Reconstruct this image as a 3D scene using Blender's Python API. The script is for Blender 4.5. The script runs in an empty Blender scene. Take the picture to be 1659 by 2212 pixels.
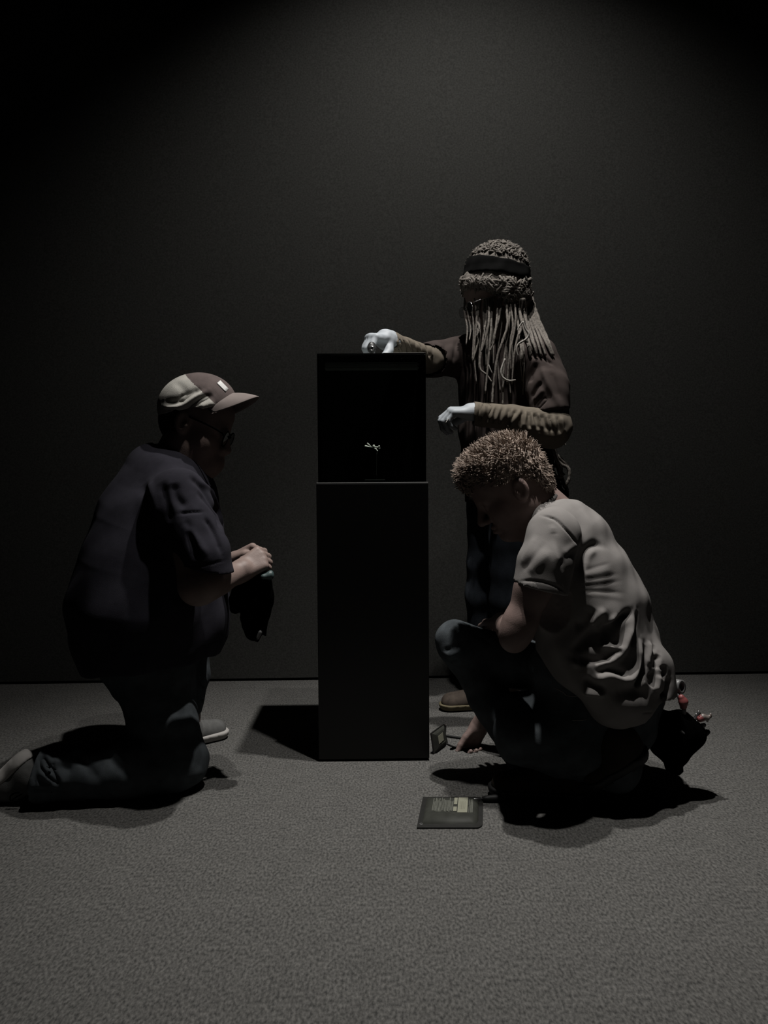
import bpy, bmesh, math, random
import numpy as np
from mathutils import Vector, Matrix
from mathutils.bvhtree import BVHTree

random.seed(7); rng = np.random.default_rng(7)
S = bpy.context.scene; COL = S.collection
R_ = math.radians
# ------------------------------------------------------------------ camera, world, lights, exposure
W_, H_, FPX = 1659.0, 2212.0, 1661.0
CAMZ = 0.90
PITCH, ROLL = R_(2.31), R_(0.38)
_right = np.array([1.0, 0, 0]); _fwd = np.array([0, math.cos(PITCH), -math.sin(PITCH)]); _up = np.array([0, math.sin(PITCH), math.cos(PITCH)])
CR = math.cos(ROLL)*_right - math.sin(ROLL)*_up
CU = math.sin(ROLL)*_right + math.cos(ROLL)*_up
CF = _fwd
CAM = np.array([0, 0, CAMZ])
cd = bpy.data.cameras.new('camera'); cam = bpy.data.objects.new('camera', cd); COL.objects.link(cam)
cd.sensor_fit = 'AUTO'; cd.sensor_width = 36.0; cd.lens = FPX/H_*36.0; cd.clip_start = 0.05
m = Matrix.Identity(4)
for i in range(3):
    m[i][0] = CR[i]; m[i][1] = CU[i]; m[i][2] = -CF[i]; m[i][3] = CAM[i]
cam.matrix_world = m
S.camera = cam

wd = bpy.data.worlds.new('world'); S.world = wd; wd.use_nodes = True
wd.node_tree.nodes['Background'].inputs[0].default_value = (0.55, 0.6, 0.65, 1)
wd.node_tree.nodes['Background'].inputs[1].default_value = 0.0005
S.view_settings.view_transform = 'Standard'; S.view_settings.look = 'None'
S.view_settings.exposure = 0.0; S.view_settings.gamma = 1.0; S.view_settings.use_curve_mapping = False

def spot(name, loc, aim, watts, size, blend, radius, col=(1, 0.97, 0.93)):
    l = bpy.data.lights.new(name, 'SPOT'); l.energy = watts; l.spot_size = R_(size); l.spot_blend = blend
    l.shadow_soft_size = radius; l.color = col
    o = bpy.data.objects.new(name, l); COL.objects.link(o); o.location = loc
    o.rotation_euler = (Vector(aim)-Vector(loc)).to_track_quat('-Z', 'Y').to_euler()
    return o
# two track spots on the ceiling, a little right of the pedestal: each has a hot beam and a wide spill
LZ = 3.5
L1, L2 = (0.285, 1.87, LZ), (0.285, 2.305, LZ)
spot('track_spot', L1, (0.20, 1.95, 0), 236, 63, 1.0, 0.028)
spot('track_spot_rear', L2, (0.22, 2.25, 0), 315, 63, 1.0, 0.028)
spot('wall_wash', L2, (0.36, 3.46, 0.75), 124, 114, 1.0, 0.028)

# ------------------------------------------------------------------ pixel -> point at a real depth
def P(px, py, D):
    d = CR*((px-W_/2)/FPX) + CU*((H_/2-py)/FPX) + CF
    return CAM + d*(D/d[1])
def F(px, py, z=0.0):
    d = CR*((px-W_/2)/FPX) + CU*((H_/2-py)/FPX) + CF
    return CAM + d*((z-CAMZ)/d[2])
def ray(px, py):
    d = CR*((px-W_/2)/FPX) + CU*((H_/2-py)/FPX) + CF
    return d/np.linalg.norm(d)
def px2m(r, D): return r*D/FPX
def unit(v):
    v = np.asarray(v, float); return v/np.linalg.norm(v)

# ------------------------------------------------------------------ materials
def new_mat(name):
    mt = bpy.data.materials.new(name); mt.use_nodes = True
    return mt, mt.node_tree, mt.node_tree.nodes['Principled BSDF']
def mat(name, col, rough=0.85, metal=0.0, spec=0.3, var=0.15, vscale=60.0, bump=0.0, bscale=400.0, sheen=0.0, col2=None):
    mt, nt, b = new_mat(name)
    b.inputs['Roughness'].default_value = rough; b.inputs['Metallic'].default_value = metal
    b.inputs['Specular IOR Level'].default_value = spec
    if sheen: b.inputs['Sheen Weight'].default_value = sheen
    tc = nt.nodes.new('ShaderNodeTexCoord')
    n = nt.nodes.new('ShaderNodeTexNoise'); n.inputs['Scale'].default_value = vscale; n.inputs['Detail'].default_value = 4
    nt.links.new(tc.outputs['Object'], n.inputs['Vector'])
    r = nt.nodes.new('ShaderNodeValToRGB'); nt.links.new(n.outputs['Fac'], r.inputs['Fac'])
    c2 = col2 if col2 else tuple(min(1, c*(1+var)) for c in col)
    c1 = tuple(c*(1-var) for c in col)
    r.color_ramp.elements[0].position = 0.3; r.color_ramp.elements[1].position = 0.7
    r.color_ramp.elements[0].color = (*c1, 1); r.color_ramp.elements[1].color = (*c2, 1)
    nt.links.new(r.outputs['Color'], b.inputs['Base Color'])
    if bump:
        n2 = nt.nodes.new('ShaderNodeTexNoise'); n2.inputs['Scale'].default_value = bscale; n2.inputs['Detail'].default_value = 2
        nt.links.new(tc.outputs['Object'], n2.inputs['Vector'])
        bp = nt.nodes.new('ShaderNodeBump'); bp.inputs['Strength'].default_value = bump; bp.inputs['Distance'].default_value = 0.002
        nt.links.new(n2.outputs['Fac'], bp.inputs['Height']); nt.links.new(bp.outputs['Normal'], b.inputs['Normal'])
    return mt
def carpet_mat():
    mt, nt, b = new_mat('carpet'); b.inputs['Roughness'].default_value = 1.0; b.inputs['Specular IOR Level'].default_value = 0.0
    tc = nt.nodes.new('ShaderNodeTexCoord')
    mp = nt.nodes.new('ShaderNodeMapping'); mp.inputs['Scale'].default_value = (1.5, 0.8, 1)
    nt.links.new(tc.outputs['Object'], mp.inputs['Vector'])
    n = nt.nodes.new('ShaderNodeTexNoise'); n.inputs['Scale'].default_value = 120; n.inputs['Detail'].default_value = 3
    nt.links.new(mp.outputs['Vector'], n.inputs['Vector'])
    n3 = nt.nodes.new('ShaderNodeTexNoise'); n3.inputs['Scale'].default_value = 14; n3.inputs['Detail'].default_value = 4
    nt.links.new(tc.outputs['Object'], n3.inputs['Vector'])
    r = nt.nodes.new('ShaderNodeValToRGB'); nt.links.new(n.outputs['Fac'], r.inputs['Fac'])
    r.color_ramp.elements[0].position = 0.30; r.color_ramp.elements[1].position = 0.72
    r.color_ramp.elements[0].color = (0.040, 0.040, 0.0385, 1); r.color_ramp.elements[1].color = (0.122, 0.119, 0.113, 1)
    r2 = nt.nodes.new('ShaderNodeValToRGB'); nt.links.new(n3.outputs['Fac'], r2.inputs['Fac'])
    r2.color_ramp.elements[0].position = 0.3; r2.color_ramp.elements[1].position = 0.7
    r2.color_ramp.elements[0].color = (0.88, 0.88, 0.88, 1); r2.color_ramp.elements[1].color = (1, 1, 1, 1)
    mx = nt.nodes.new('ShaderNodeMix'); mx.data_type = 'RGBA'; mx.blend_type = 'MULTIPLY'; mx.inputs[0].default_value = 1
    nt.links.new(r.outputs['Color'], mx.inputs[6]); nt.links.new(r2.outputs['Color'], mx.inputs[7])
    nt.links.new(mx.outputs[2], b.inputs['Base Color'])
    bp = nt.nodes.new('ShaderNodeBump'); bp.inputs['Strength'].default_value = 0.5; bp.inputs['Distance'].default_value = 0.003
    nt.links.new(n.outputs['Fac'], bp.inputs['Height']); nt.links.new(bp.outputs['Normal'], b.inputs['Normal'])
    return mt
def glass_mat():
    mt, nt, b = new_mat('clear_glass')
    out = nt.nodes['Material Output']
    tr = nt.nodes.new('ShaderNodeBsdfTransparent'); tr.inputs[0].default_value = (0.82, 0.85, 0.83, 1)
    gl = nt.nodes.new('ShaderNodeBsdfGlossy'); gl.inputs['Roughness'].default_value = 0.02
    fr = nt.nodes.new('ShaderNodeFresnel'); fr.inputs['IOR'].default_value = 1.45
    mx = nt.nodes.new('ShaderNodeMixShader')
    nt.links.new(fr.outputs[0], mx.inputs[0]); nt.links.new(tr.outputs[0], mx.inputs[1]); nt.links.new(gl.outputs[0], mx.inputs[2])
    nt.links.new(mx.outputs[0], out.inputs['Surface']); nt.nodes.remove(b)
    return mt
M = {}
M['carpet'] = carpet_mat(); M['glass'] = glass_mat()
M['wall'] = mat('wall_fabric', (0.039, 0.039, 0.0368), 1.0, spec=0.0, var=0.22, vscale=140, bump=0.25, bscale=260)
M['black'] = mat('black_paint', (0.0012, 0.0012, 0.0011), 0.32, spec=0.34, var=0.1, vscale=30)
M['matte_black'] = mat('matte_black', (0.0009, 0.0009, 0.0009), 0.95, spec=0.0)
M['edge'] = mat('edge_highlight', (0.08, 0.08, 0.078), 0.6)  # pale colour stands in for light caught along pedestal and case edges
M['navy'] = mat('navy_cotton', (0.0165, 0.0157, 0.0210), 0.95, spec=0.1, var=0.12, vscale=40, bump=0.3, bscale=900)
M['grey_shirt'] = mat('grey_cotton', (0.162, 0.153, 0.147), 0.95, spec=0.1, var=0.06, vscale=25, bump=0.3, bscale=900)
M['collar_grey'] = mat('collar_rib', (0.06, 0.057, 0.055), 0.95, spec=0.1)
M['brown'] = mat('brown_cotton', (0.032, 0.025, 0.023), 0.95, spec=0.1, var=0.1, vscale=30, bump=0.3, bscale=900)
M['khaki'] = mat('khaki_knit', (0.085, 0.073, 0.058), 0.95, spec=0.1, var=0.08, vscale=40, bump=0.3, bscale=900)
M['jeans'] = mat('blue_denim', (0.050, 0.057, 0.062), 0.95, spec=0.1, var=0.25, vscale=28, bump=0.4, bscale=800)
M['dark_jeans'] = mat('dark_denim', (0.016, 0.019, 0.024), 0.95, spec=0.1, var=0.25, vscale=28, bump=0.4, bscale=800)
M['skin'] = mat('skin', (0.150, 0.108, 0.097), 0.55, spec=0.25, var=0.10, vscale=45, bump=0.15, bscale=300)
M['skin_tan'] = mat('skin_tan', (0.165, 0.122, 0.108), 0.55, spec=0.25, var=0.10, vscale=45, bump=0.15, bscale=300)
M['glove'] = mat('white_glove', (0.205, 0.222, 0.240), 0.6, spec=0.3, var=0.05, vscale=30, bump=0.2, bscale=500)
M['cap_light'] = mat('cap_mesh', (0.30, 0.29, 0.265), 0.95, spec=0.1, var=0.12, vscale=25, bump=0.4, bscale=500)
M['cap_dark'] = mat('cap_front', (0.075, 0.060, 0.057), 0.95, spec=0.1, var=0.1, vscale=40, bump=0.3, bscale=600)
M['brim'] = mat('cap_brim', (0.135, 0.115, 0.108), 0.9, spec=0.1, var=0.08, vscale=30)
M['white'] = mat('white_print', (0.42, 0.42, 0.41), 0.7, var=0.03)
M['hair_fair'] = mat('fair_hair', (0.235, 0.190, 0.160), 0.85, spec=0.12, var=0.40, vscale=70)
M['hair_dread'] = mat('dread_hair', (0.090, 0.081, 0.072), 0.9, spec=0.15, var=0.45, vscale=180, bump=0.8, bscale=500)
M['hair_pale'] = mat('pale_hair', (0.17, 0.16, 0.145), 0.8, spec=0.2, var=0.2, vscale=120)
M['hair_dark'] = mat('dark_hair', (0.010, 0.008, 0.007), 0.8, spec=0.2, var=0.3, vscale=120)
M['band'] = mat('head_band', (0.002, 0.002, 0.002), 0.95, spec=0.05)
M['boot'] = mat('brown_leather', (0.016, 0.0125, 0.0095), 0.8, spec=0.15, var=0.25, vscale=40)
M['shoe_tan'] = mat('tan_suede', (0.055, 0.044, 0.036), 0.85, spec=0.15, var=0.25, vscale=50)
M['shoe_grey'] = mat('grey_mesh', (0.085, 0.085, 0.083), 0.9, spec=0.1, var=0.15, vscale=60, bump=0.3, bscale=600)
M['sole'] = mat('white_rubber', (0.29, 0.278, 0.265), 0.7, spec=0.2, var=0.05)
M['welt'] = mat('pale_welt', (0.10, 0.085, 0.05), 0.8)
M['rubber'] = mat('black_rubber', (0.006, 0.006, 0.006), 0.6, spec=0.3)
M['metal'] = mat('steel', (0.35, 0.35, 0.35), 0.3, metal=1.0, var=0.05)
M['dull_metal'] = mat('grey_plastic', (0.10, 0.10, 0.10), 0.45, spec=0.4)
M['red'] = mat('red_plastic', (0.16, 0.045, 0.045), 0.4, spec=0.4, var=0.06)
M['clear_pl'] = mat('pale_plastic', (0.14, 0.12, 0.11), 0.25, spec=0.5)
M['packet'] = mat('grey_film', (0.024, 0.025, 0.021), 0.6, spec=0.15, var=0.2, vscale=35)
M['packet_rim'] = mat('packet_rim', (0.011, 0.011, 0.010), 0.5, spec=0.3)
M['label'] = mat('label_paper', (0.165, 0.165, 0.125), 0.8, var=0.03)
M['print'] = mat('grey_print', (0.085, 0.088, 0.074), 0.8, var=0.2, vscale=300)
M['ink'] = mat('dark_ink', (0.08, 0.08, 0.06), 0.8)
M['bone'] = mat('bone', (0.80, 0.78, 0.74), 0.6, var=0.1)
M['teal'] = mat('teal_tag', (0.035, 0.055, 0.055), 0.5)
M['thread'] = mat('pale_thread', (0.16, 0.15, 0.14), 0.8)

# ------------------------------------------------------------------ objects
ROOTLOC = {}
def root(name, label, cat, base, group=None):
    o = bpy.data.objects.new(name, None); COL.objects.link(o); o.location = base
    o.empty_display_size = 0.05
    o['label'] = label; o['category'] = cat
    if group: o['group'] = group
    ROOTLOC[o.name] = np.array(base, float)
    return o
def obj(name, V, Fc, material, parent=None, smooth=True, label=None, cat=None, kind=None, origin=None):
    V = np.asarray(V, float)
    base = np.zeros(3)
    if parent is not None: base = ROOTLOC[parent.name]
    elif origin is not None: base = np.array(origin, float)
    me = bpy.data.meshes.new(name)
    me.from_pydata((V-base).tolist(), [], [tuple(int(i) for i in f) for f in Fc])
    me.polygons.foreach_set('use_smooth', [smooth]*len(me.polygons)); me.update()
    if isinstance(material, (list, tuple)):
        for k in material: me.materials.append(k)
    else: me.materials.append(material)
    o = bpy.data.objects.new(name, me); COL.objects.link(o)
    if parent is not None: o.parent = parent
    elif origin is not None: o.location = base
    ROOTLOC[o.name] = base
    if label: o['label'] = label
    if cat: o['category'] = cat
    if kind: o['kind'] = kind
    return o

# ------------------------------------------------------------------ small mesh builders
class MB:
    def __init__(s): s.V = []; s.F = []
    def add(s, V, Fc):
        n = len(s.V); s.V += [tuple(v) for v in V]; s.F += [tuple(i+n for i in f) for f in Fc]; return s
def bevel_box(sx, sy, sz, bev=0.003, seg=2, centre=(0, 0, 0), R=None):
    bm = bmesh.new(); bmesh.ops.create_cube(bm, size=1)
    for v in bm.verts: v.co = Vector((v.co.x*sx, v.co.y*sy, v.co.z*sz))
    if bev: bmesh.ops.bevel(bm, geom=bm.edges[:], offset=bev, segments=seg, profile=0.5, affect='EDGES')
    V = np.array([v.co[:] for v in bm.verts]); Fc = [[v.index for v in f.verts] for f in bm.faces]
    bm.free()
    if R is not None: V = V@np.asarray(R).T
    return V+np.array(centre), Fc
def catmull(pts, n):
    pts = [np.asarray(p, float) for p in pts]
    if len(pts) < 3: return [pts[0]+(pts[-1]-pts[0])*t for t in np.linspace(0, 1, n)]
    Q = [2*pts[0]-pts[1]]+pts+[2*pts[-1]-pts[-2]]
    out = []
    for t in np.linspace(0, len(pts)-1-1e-6, n):
        i = int(t); u = t-i; a, b, c, d = Q[i:i+4]
        out.append(0.5*(2*b+(c-a)*u+(2*a-5*b+4*c-d)*u*u+(3*b-a-3*c+d)*u**3))
    return out
def tube(pts, rad, seg=8, n=None, jitter=0.0, caps=True):
    if n: 
        k = len(pts); pts = catmull(pts, n)
        if hasattr(rad, '__len__'): rad = np.interp(np.linspace(0, 1, n), np.linspace(0, 1, len(rad)), rad)
    n = len(pts); pts = np.array(pts)
    rad = np.full(n, rad) if not hasattr(rad, '__len__') else np.asarray(rad, float)
    T = np.gradient(pts, axis=0); T /= np.linalg.norm(T, axis=1)[:, None]+1e-12
    ref = np.array([0.31, 0.77, 0.55]); u = np.cross(T[0], ref); u /= np.linalg.norm(u)
    V = []; Fc = []
    for i in range(n):
        u = u-T[i]*np.dot(u, T[i]); u /= np.linalg.norm(u); w = np.cross(T[i], u)
        for j in range(seg):
            a = 2*math.pi*j/seg
            r = rad[i]*(1+(rng.uniform(-jitter, jitter) if jitter else 0))
            V.append(pts[i]+r*(math.cos(a)*u+math.sin(a)*w))
    for i in range(n-1):
        for j in range(seg):
            Fc.append((i*seg+j, i*seg+(j+1) % seg, (i+1)*seg+(j+1) % seg, (i+1)*seg+j))
    if caps:
        Fc.append(tuple(range(seg))[::-1]); Fc.append(tuple((n-1)*seg+j for j in range(seg)))
    return V, Fc
def slab(poly, ax, th):
    # polygon (3D points) extruded by vector ax*th, front and back
    n = len(poly); a = np.asarray(ax, float)*th
    V = [np.asarray(p, float) for p in poly]+[np.asarray(p, float)+a for p in poly]
    return V, [tuple(range(n))[::-1], tuple(range(n, 2*n))]+[(i, (i+1) % n, n+(i+1) % n, n+i) for i in range(n)]

# ------------------------------------------------------------------ signed-distance modelling
class Sdf:
    def __init__(s): s.ops = []
    def cap(s, a, b, ra, rb=None, k=0.02, sc=None, op='u'):
        s.ops.append(('cap', np.asarray(a, float), np.asarray(b, float), ra, ra if rb is None else rb, k, sc, op)); return s
    def chain(s, pts, rads, k=0.02, sc=None, op='u'):
        for i in range(len(pts)-1): s.cap(pts[i], pts[i+1], rads[i], rads[i+1], k, sc, op)
        return s
    def ell(s, c, r, R=None, k=0.02, op='u'):
        s.ops.append(('ell', np.asarray(c, float), np.asarray(r, float), np.eye(3) if R is None else np.asarray(R, float), k, op)); return s
    def box(s, c, h, R=None, rd=0.01, k=0.01, op='u'):
        s.ops.append(('box', np.asarray(c, float), np.asarray(h, float), np.eye(3) if R is None else np.asarray(R, float), rd, k, op)); return s
    def plane(s, p, n, box=None, k=0.004):
        # cuts away the side the normal points to (inside an optional sphere (c, r))
        s.ops.append(('plane', np.asarray(p, float), unit(n), k, box)); return s
    def bounds(s):
        lo = np.full(3, 1e9); hi = -lo
        for o in s.ops:
            if o[-1] != 'u': continue
            l, h = s._bb(o); lo = np.minimum(lo, l); hi = np.maximum(hi, h)
        return lo, hi
    def _bb(s, o):
        if o[0] == 'cap':
            r = max(o[3], o[4]); e = np.array([r, r, r])*(1 if o[6] is None else (max(o[6][:3]) if len(o[6]) == 4 else np.maximum(1, np.asarray(o[6]))))
            return np.minimum(o[1], o[2])-e, np.maximum(o[1], o[2])+e
        if o[0] == 'ell':
            e = np.abs(o[3])@o[2]; return o[1]-e, o[1]+e
        if o[0] == 'box':
            e = np.abs(o[3])@(o[2]+o[4]); return o[1]-e, o[1]+e
    def mesh(s, h, smooth=2):
        lo, hi = s.bounds(); lo = lo-4*h; hi = hi+4*h
        n = np.ceil((hi-lo)/h).astype(int)+1
        G = np.full(n, 1.0, np.float32)
        ax = [lo[i]+h*np.arange(n[i]) for i in range(3)]
        for o in s.ops:
            if o[0] == 'plane':
                p, nn, k, bx = o[1:5]
                if bx is None: sl = (slice(None),)*3
                else:
                    i0 = np.clip(np.floor((np.asarray(bx[0])-bx[1]-lo)/h).astype(int), 0, n); i1 = np.clip(np.ceil((np.asarray(bx[0])+bx[1]-lo)/h).astype(int)+1, 0, n)
                    sl = tuple(slice(a, b) for a, b in zip(i0, i1))
                X, Y, Z = np.ix_(ax[0][sl[0]], ax[1][sl[1]], ax[2][sl[2]])
                d = (X-p[0])*nn[0]+(Y-p[1])*nn[1]+(Z-p[2])*nn[2]
                if bx is not None:
                    q = np.sqrt((X-bx[0][0])**2+(Y-bx[0][1])**2+(Z-bx[0][2])**2)-bx[1]
                    d = np.where(q < 0, d, -1)
                G[sl] = np.maximum(G[sl], d); continue
            k = o[-2] if o[0] != 'cap' else o[5]
            op = o[-1]
            l, u = s._bb(o); mg = k+3*h
            i0 = np.clip(np.floor((l-mg-lo)/h).astype(int), 0, n); i1 = np.clip(np.ceil((u+mg-lo)/h).astype(int)+1, 0, n)
            if np.any(i1 <= i0): continue
            sl = tuple(slice(a, b) for a, b in zip(i0, i1))
            X, Y, Z = np.ix_(ax[0][sl[0]], ax[1][sl[1]], ax[2][sl[2]])
            X = X.astype(np.float32); Y = Y.astype(np.float32); Z = Z.astype(np.float32)
            if o[0] == 'cap':
                a, b, ra, rb, _, sc, _ = o[1:]
                scv = np.ones(3) if sc is None else np.asarray(sc[:3], float)
                x, y, z = X-a[0], Y-a[1], Z-a[2]; ba = b-a
                if sc is not None and len(sc) == 4:      # section turned about the vertical
                    ca, sa = math.cos(sc[3]), math.sin(sc[3]); x, y = ca*x+sa*y, ca*y-sa*x
                    ba = np.array([ca*ba[0]+sa*ba[1], ca*ba[1]-sa*ba[0], ba[2]])
                ba = ba/scv; L = max(1e-9, float(ba@ba)); x, y, z = x/scv[0], y/scv[1], z/scv[2]
                t = np.clip((x*ba[0]+y*ba[1]+z*ba[2])/L, 0, 1)
                d = np.sqrt((x-t*ba[0])**2+(y-t*ba[1])**2+(z-t*ba[2])**2)-(ra+(rb-ra)*t)
            elif o[0] == 'ell':
                c, r, R = o[1:4]
                x, y, z = X-c[0], Y-c[1], Z-c[2]
                q = [(x*R[0][i]+y*R[1][i]+z*R[2][i]) for i in range(3)]
                k0 = np.sqrt(sum((q[i]/r[i])**2 for i in range(3))); k1 = np.sqrt(sum((q[i]/r[i]**2)**2 for i in range(3)))+1e-9
                d = k0*(k0-1)/k1
            else:
                c, hh, R, rd = o[1:5]
                x, y, z = X-c[0], Y-c[1], Z-c[2]
                q = [np.abs(x*R[0][i]+y*R[1][i]+z*R[2][i])-hh[i] for i in range(3)]
                d = np.sqrt(sum(np.maximum(v, 0)**2 for v in q))+np.minimum(np.maximum(q[0], np.maximum(q[1], q[2])), 0)-rd
            g = G[sl]
            if op == 'u':
                hk = np.maximum(k-np.abs(g-d), 0)/k
                G[sl] = np.minimum(g, d)-hk*hk*k*0.25
            else:
                d = -d; hk = np.maximum(k-np.abs(g-d), 0)/k
                G[sl] = np.maximum(g, d)+hk*hk*k*0.25
        V, Q = nets(G, lo, h)
        return relax(V, Q, smooth), Q
def nets(G, lo, h):
    ins = G < 0
    n = np.array(G.shape)
    cnt = np.zeros(n-1, np.int8)
    for dx in (0, 1):
        for dy in (0, 1):
            for dz in (0, 1):
                cnt += ins[dx:n[0]-1+dx, dy:n[1]-1+dy, dz:n[2]-1+dz]
    act = (cnt > 0) & (cnt < 8)
    I = np.argwhere(act); idx = np.full(act.shape, -1, np.int64); idx[act] = np.arange(len(I))
    acc = np.zeros((len(I), 3)); wt = np.zeros(len(I))
    cor = [(a, b, c) for a in (0, 1) for b in (0, 1) for c in (0, 1)]
    vals = {c: G[I[:, 0]+c[0], I[:, 1]+c[1], I[:, 2]+c[2]].astype(float) for c in cor}
    for c in cor:
        for k in range(3):
            if c[k]: continue
            e = list(c); e[k] = 1; e = tuple(e)
            va, vb = vals[c], vals[e]; mk = (va < 0) != (vb < 0)
            t = np.where(mk, va/(va-vb+1e-12), 0); p = np.tile(np.array(c, float), (len(I), 1)); p[:, k] += t
            acc += p*mk[:, None]; wt += mk
    V = lo+h*(I+acc/wt[:, None])
    Q = []
    for k in range(3):
        a, b = (k+1) % 3, (k+2) % 3
        s0 = [slice(None)]*3; s1 = [slice(None)]*3; s0[k] = slice(0, -1); s1[k] = slice(1, None)
        A, B = ins[tuple(s0)], ins[tuple(s1)]
        E = np.argwhere(A != B); E = E[(E[:, a] > 0) & (E[:, b] > 0) & (E[:, a] < n[a]-1) & (E[:, b] < n[b]-1)]
        if not len(E): continue
        ea = np.zeros(3, int); ea[a] = 1; eb = np.zeros(3, int); eb[b] = 1
        c = [E-ea-eb, E-eb, E, E-ea]
        q = np.stack([idx[x[:, 0], x[:, 1], x[:, 2]] for x in c], 1)
        fl = ~A[E[:, 0], E[:, 1], E[:, 2]]
        q[fl] = q[fl][:, ::-1]
        Q.append(q)
    return V, np.concatenate(Q)
def relax(V, Q, it, w=0.5):
    if not it: return V
    e = np.concatenate([Q[:, [0, 1]], Q[:, [1, 2]], Q[:, [2, 3]], Q[:, [3, 0]]]); n = len(V)
    a = np.concatenate([e[:, 0], e[:, 1]]); b = np.concatenate([e[:, 1], e[:, 0]])
    c = np.bincount(a, minlength=n)
    for _ in range(it):
        M_ = np.stack([np.bincount(a, V[b, k], minlength=n) for k in range(3)], 1)/np.maximum(c, 1)[:, None]
        V = V*(1-w)+M_*w
    return V
def normals(V, Q):
    nf = np.cross(V[Q[:, 2]]-V[Q[:, 0]], V[Q[:, 3]]-V[Q[:, 1]]); N = np.zeros_like(V)
    for k in range(4):
        for j in range(3): N[:, j] += np.bincount(Q[:, k], nf[:, j], minlength=len(V))
    return N/(np.linalg.norm(N, axis=1)[:, None]+1e-12)
def join(*ms):
    V = []; Q = []; n = 0
    for v, q in ms:
        V.append(np.asarray(v, float)); Q += [tuple(int(i)+n for i in f) for f in q]; n += len(v)
    return np.concatenate(V), Q
def strokes(V, Q, lst, taper=True):
    """press folds into a mesh: each stroke is a line of sight-found surface points, a depth (m) and a width (m)"""
    bvh = BVHTree.FromPolygons([Vector(v) for v in V], [tuple(int(i) for i in f) for f in Q])
    N = normals(V, Q); D = np.zeros(len(V))
    for pts, amp, wid in lst:
        pts = catmull([np.array([p[0], p[1], 0.0]) for p in pts], 5*len(pts))
        L = []
        for p in pts:
            h = bvh.ray_cast(Vector(CAM), Vector(ray(p[0], p[1])))
            if h[0] is not None: L.append(np.array(h[0]))
        if len(L) < 2: continue
        L = np.array(L); sel = np.all((V > L.min(0)-3*wid) & (V < L.max(0)+3*wid), axis=1)
        ii = np.nonzero(sel)[0]; best = np.full(len(ii), 9.0); tt = np.zeros(len(ii))
        for i in range(len(L)-1):
            a, b = L[i], L[i+1]; ba = b-a; q = V[ii]-a
            t = np.clip(q@ba/max(1e-12, ba@ba), 0, 1); d = np.linalg.norm(q-t[:, None]*ba, axis=1)
            mk = d < best; best[mk] = d[mk]; tt[mk] = (i+t[mk])/(len(L)-1)
        tp = np.clip(np.minimum(tt, 1-tt)*5, 0.15, 1) if taper else 1
        D[ii] += amp*np.exp(-(best/wid)**2)*tp
    return V+N*D[:, None]
def decal(name, corners, V, Q, material, parent, off=.0015, nu=8, nv=5, label=None):
    """a thin patch sewn on a curved surface: four corners found on the surface, offset outwards"""
    bvh = BVHTree.FromPolygons([Vector(v) for v in V], [tuple(int(i) for i in f) for f in Q]); N = normals(V, Q)
    c = [np.array(p, float) for p in corners]; pts = []; last = None
    for j in range(nv):
        for i in range(nu):
            u, v = i/(nu-1), j/(nv-1); p = (c[0]*(1-u)+c[1]*u)*(1-v)+(c[3]*(1-u)+c[2]*u)*v
            h = bvh.ray_cast(Vector(CAM), Vector(ray(p[0], p[1])))
            if h[0] is not None: last = np.array(h[0])+np.array(h[1])*(off if h[1].dot(Vector(ray(p[0], p[1]))) < 0 else -off)
            else: last = P(p[0], p[1], last[1]) if last is not None else P(p[0], p[1], V[:, 1].mean())
            pts.append(last)
    n = len(pts); back = [p+ray(*corners[0])*(off*1.2) for p in pts]; Fc = []
    for j in range(nv-1):
        for i in range(nu-1):
            a = j*nu+i; Fc += [(a, a+1, a+nu+1, a+nu), (n+a+nu, n+a+nu+1, n+a+1, n+a)]
    rim = list(range(nu))+[j*nu+nu-1 for j in range(1, nv)]+[n-1-i for i in range(1, nu)]+[(nv-1-j)*nu for j in range(1, nv-1)]
    for a, b in zip(rim, rim[1:]+rim[:1]): Fc.append((a, n+a, n+b, b))
    return obj(name, np.array(pts+back), Fc, material, parent, label=label)
def ripple(V, Q, amp, wl, seed=0):
    r = np.random.default_rng(seed); N = normals(V, Q); d = np.zeros(len(V))
    for _ in range(7):
        k = r.normal(size=3); k /= np.linalg.norm(k); d += np.sin(V@k*2*math.pi/(wl*r.uniform(0.6, 1.7))+r.uniform(0, 6.28))
    return V+N*(d/3.5*amp)[:, None]
def split_by(V, Q, fn):
    """faces whose centre passes fn -> (mesh in, mesh out), both compact"""
    c = V[Q].mean(1); mk = fn(c); out = []
    for m_ in (mk, ~mk):
        q = Q[m_]; u, inv = np.unique(q, return_inverse=True); out.append((V[u], inv.reshape(q.shape)))
    return out

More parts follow.
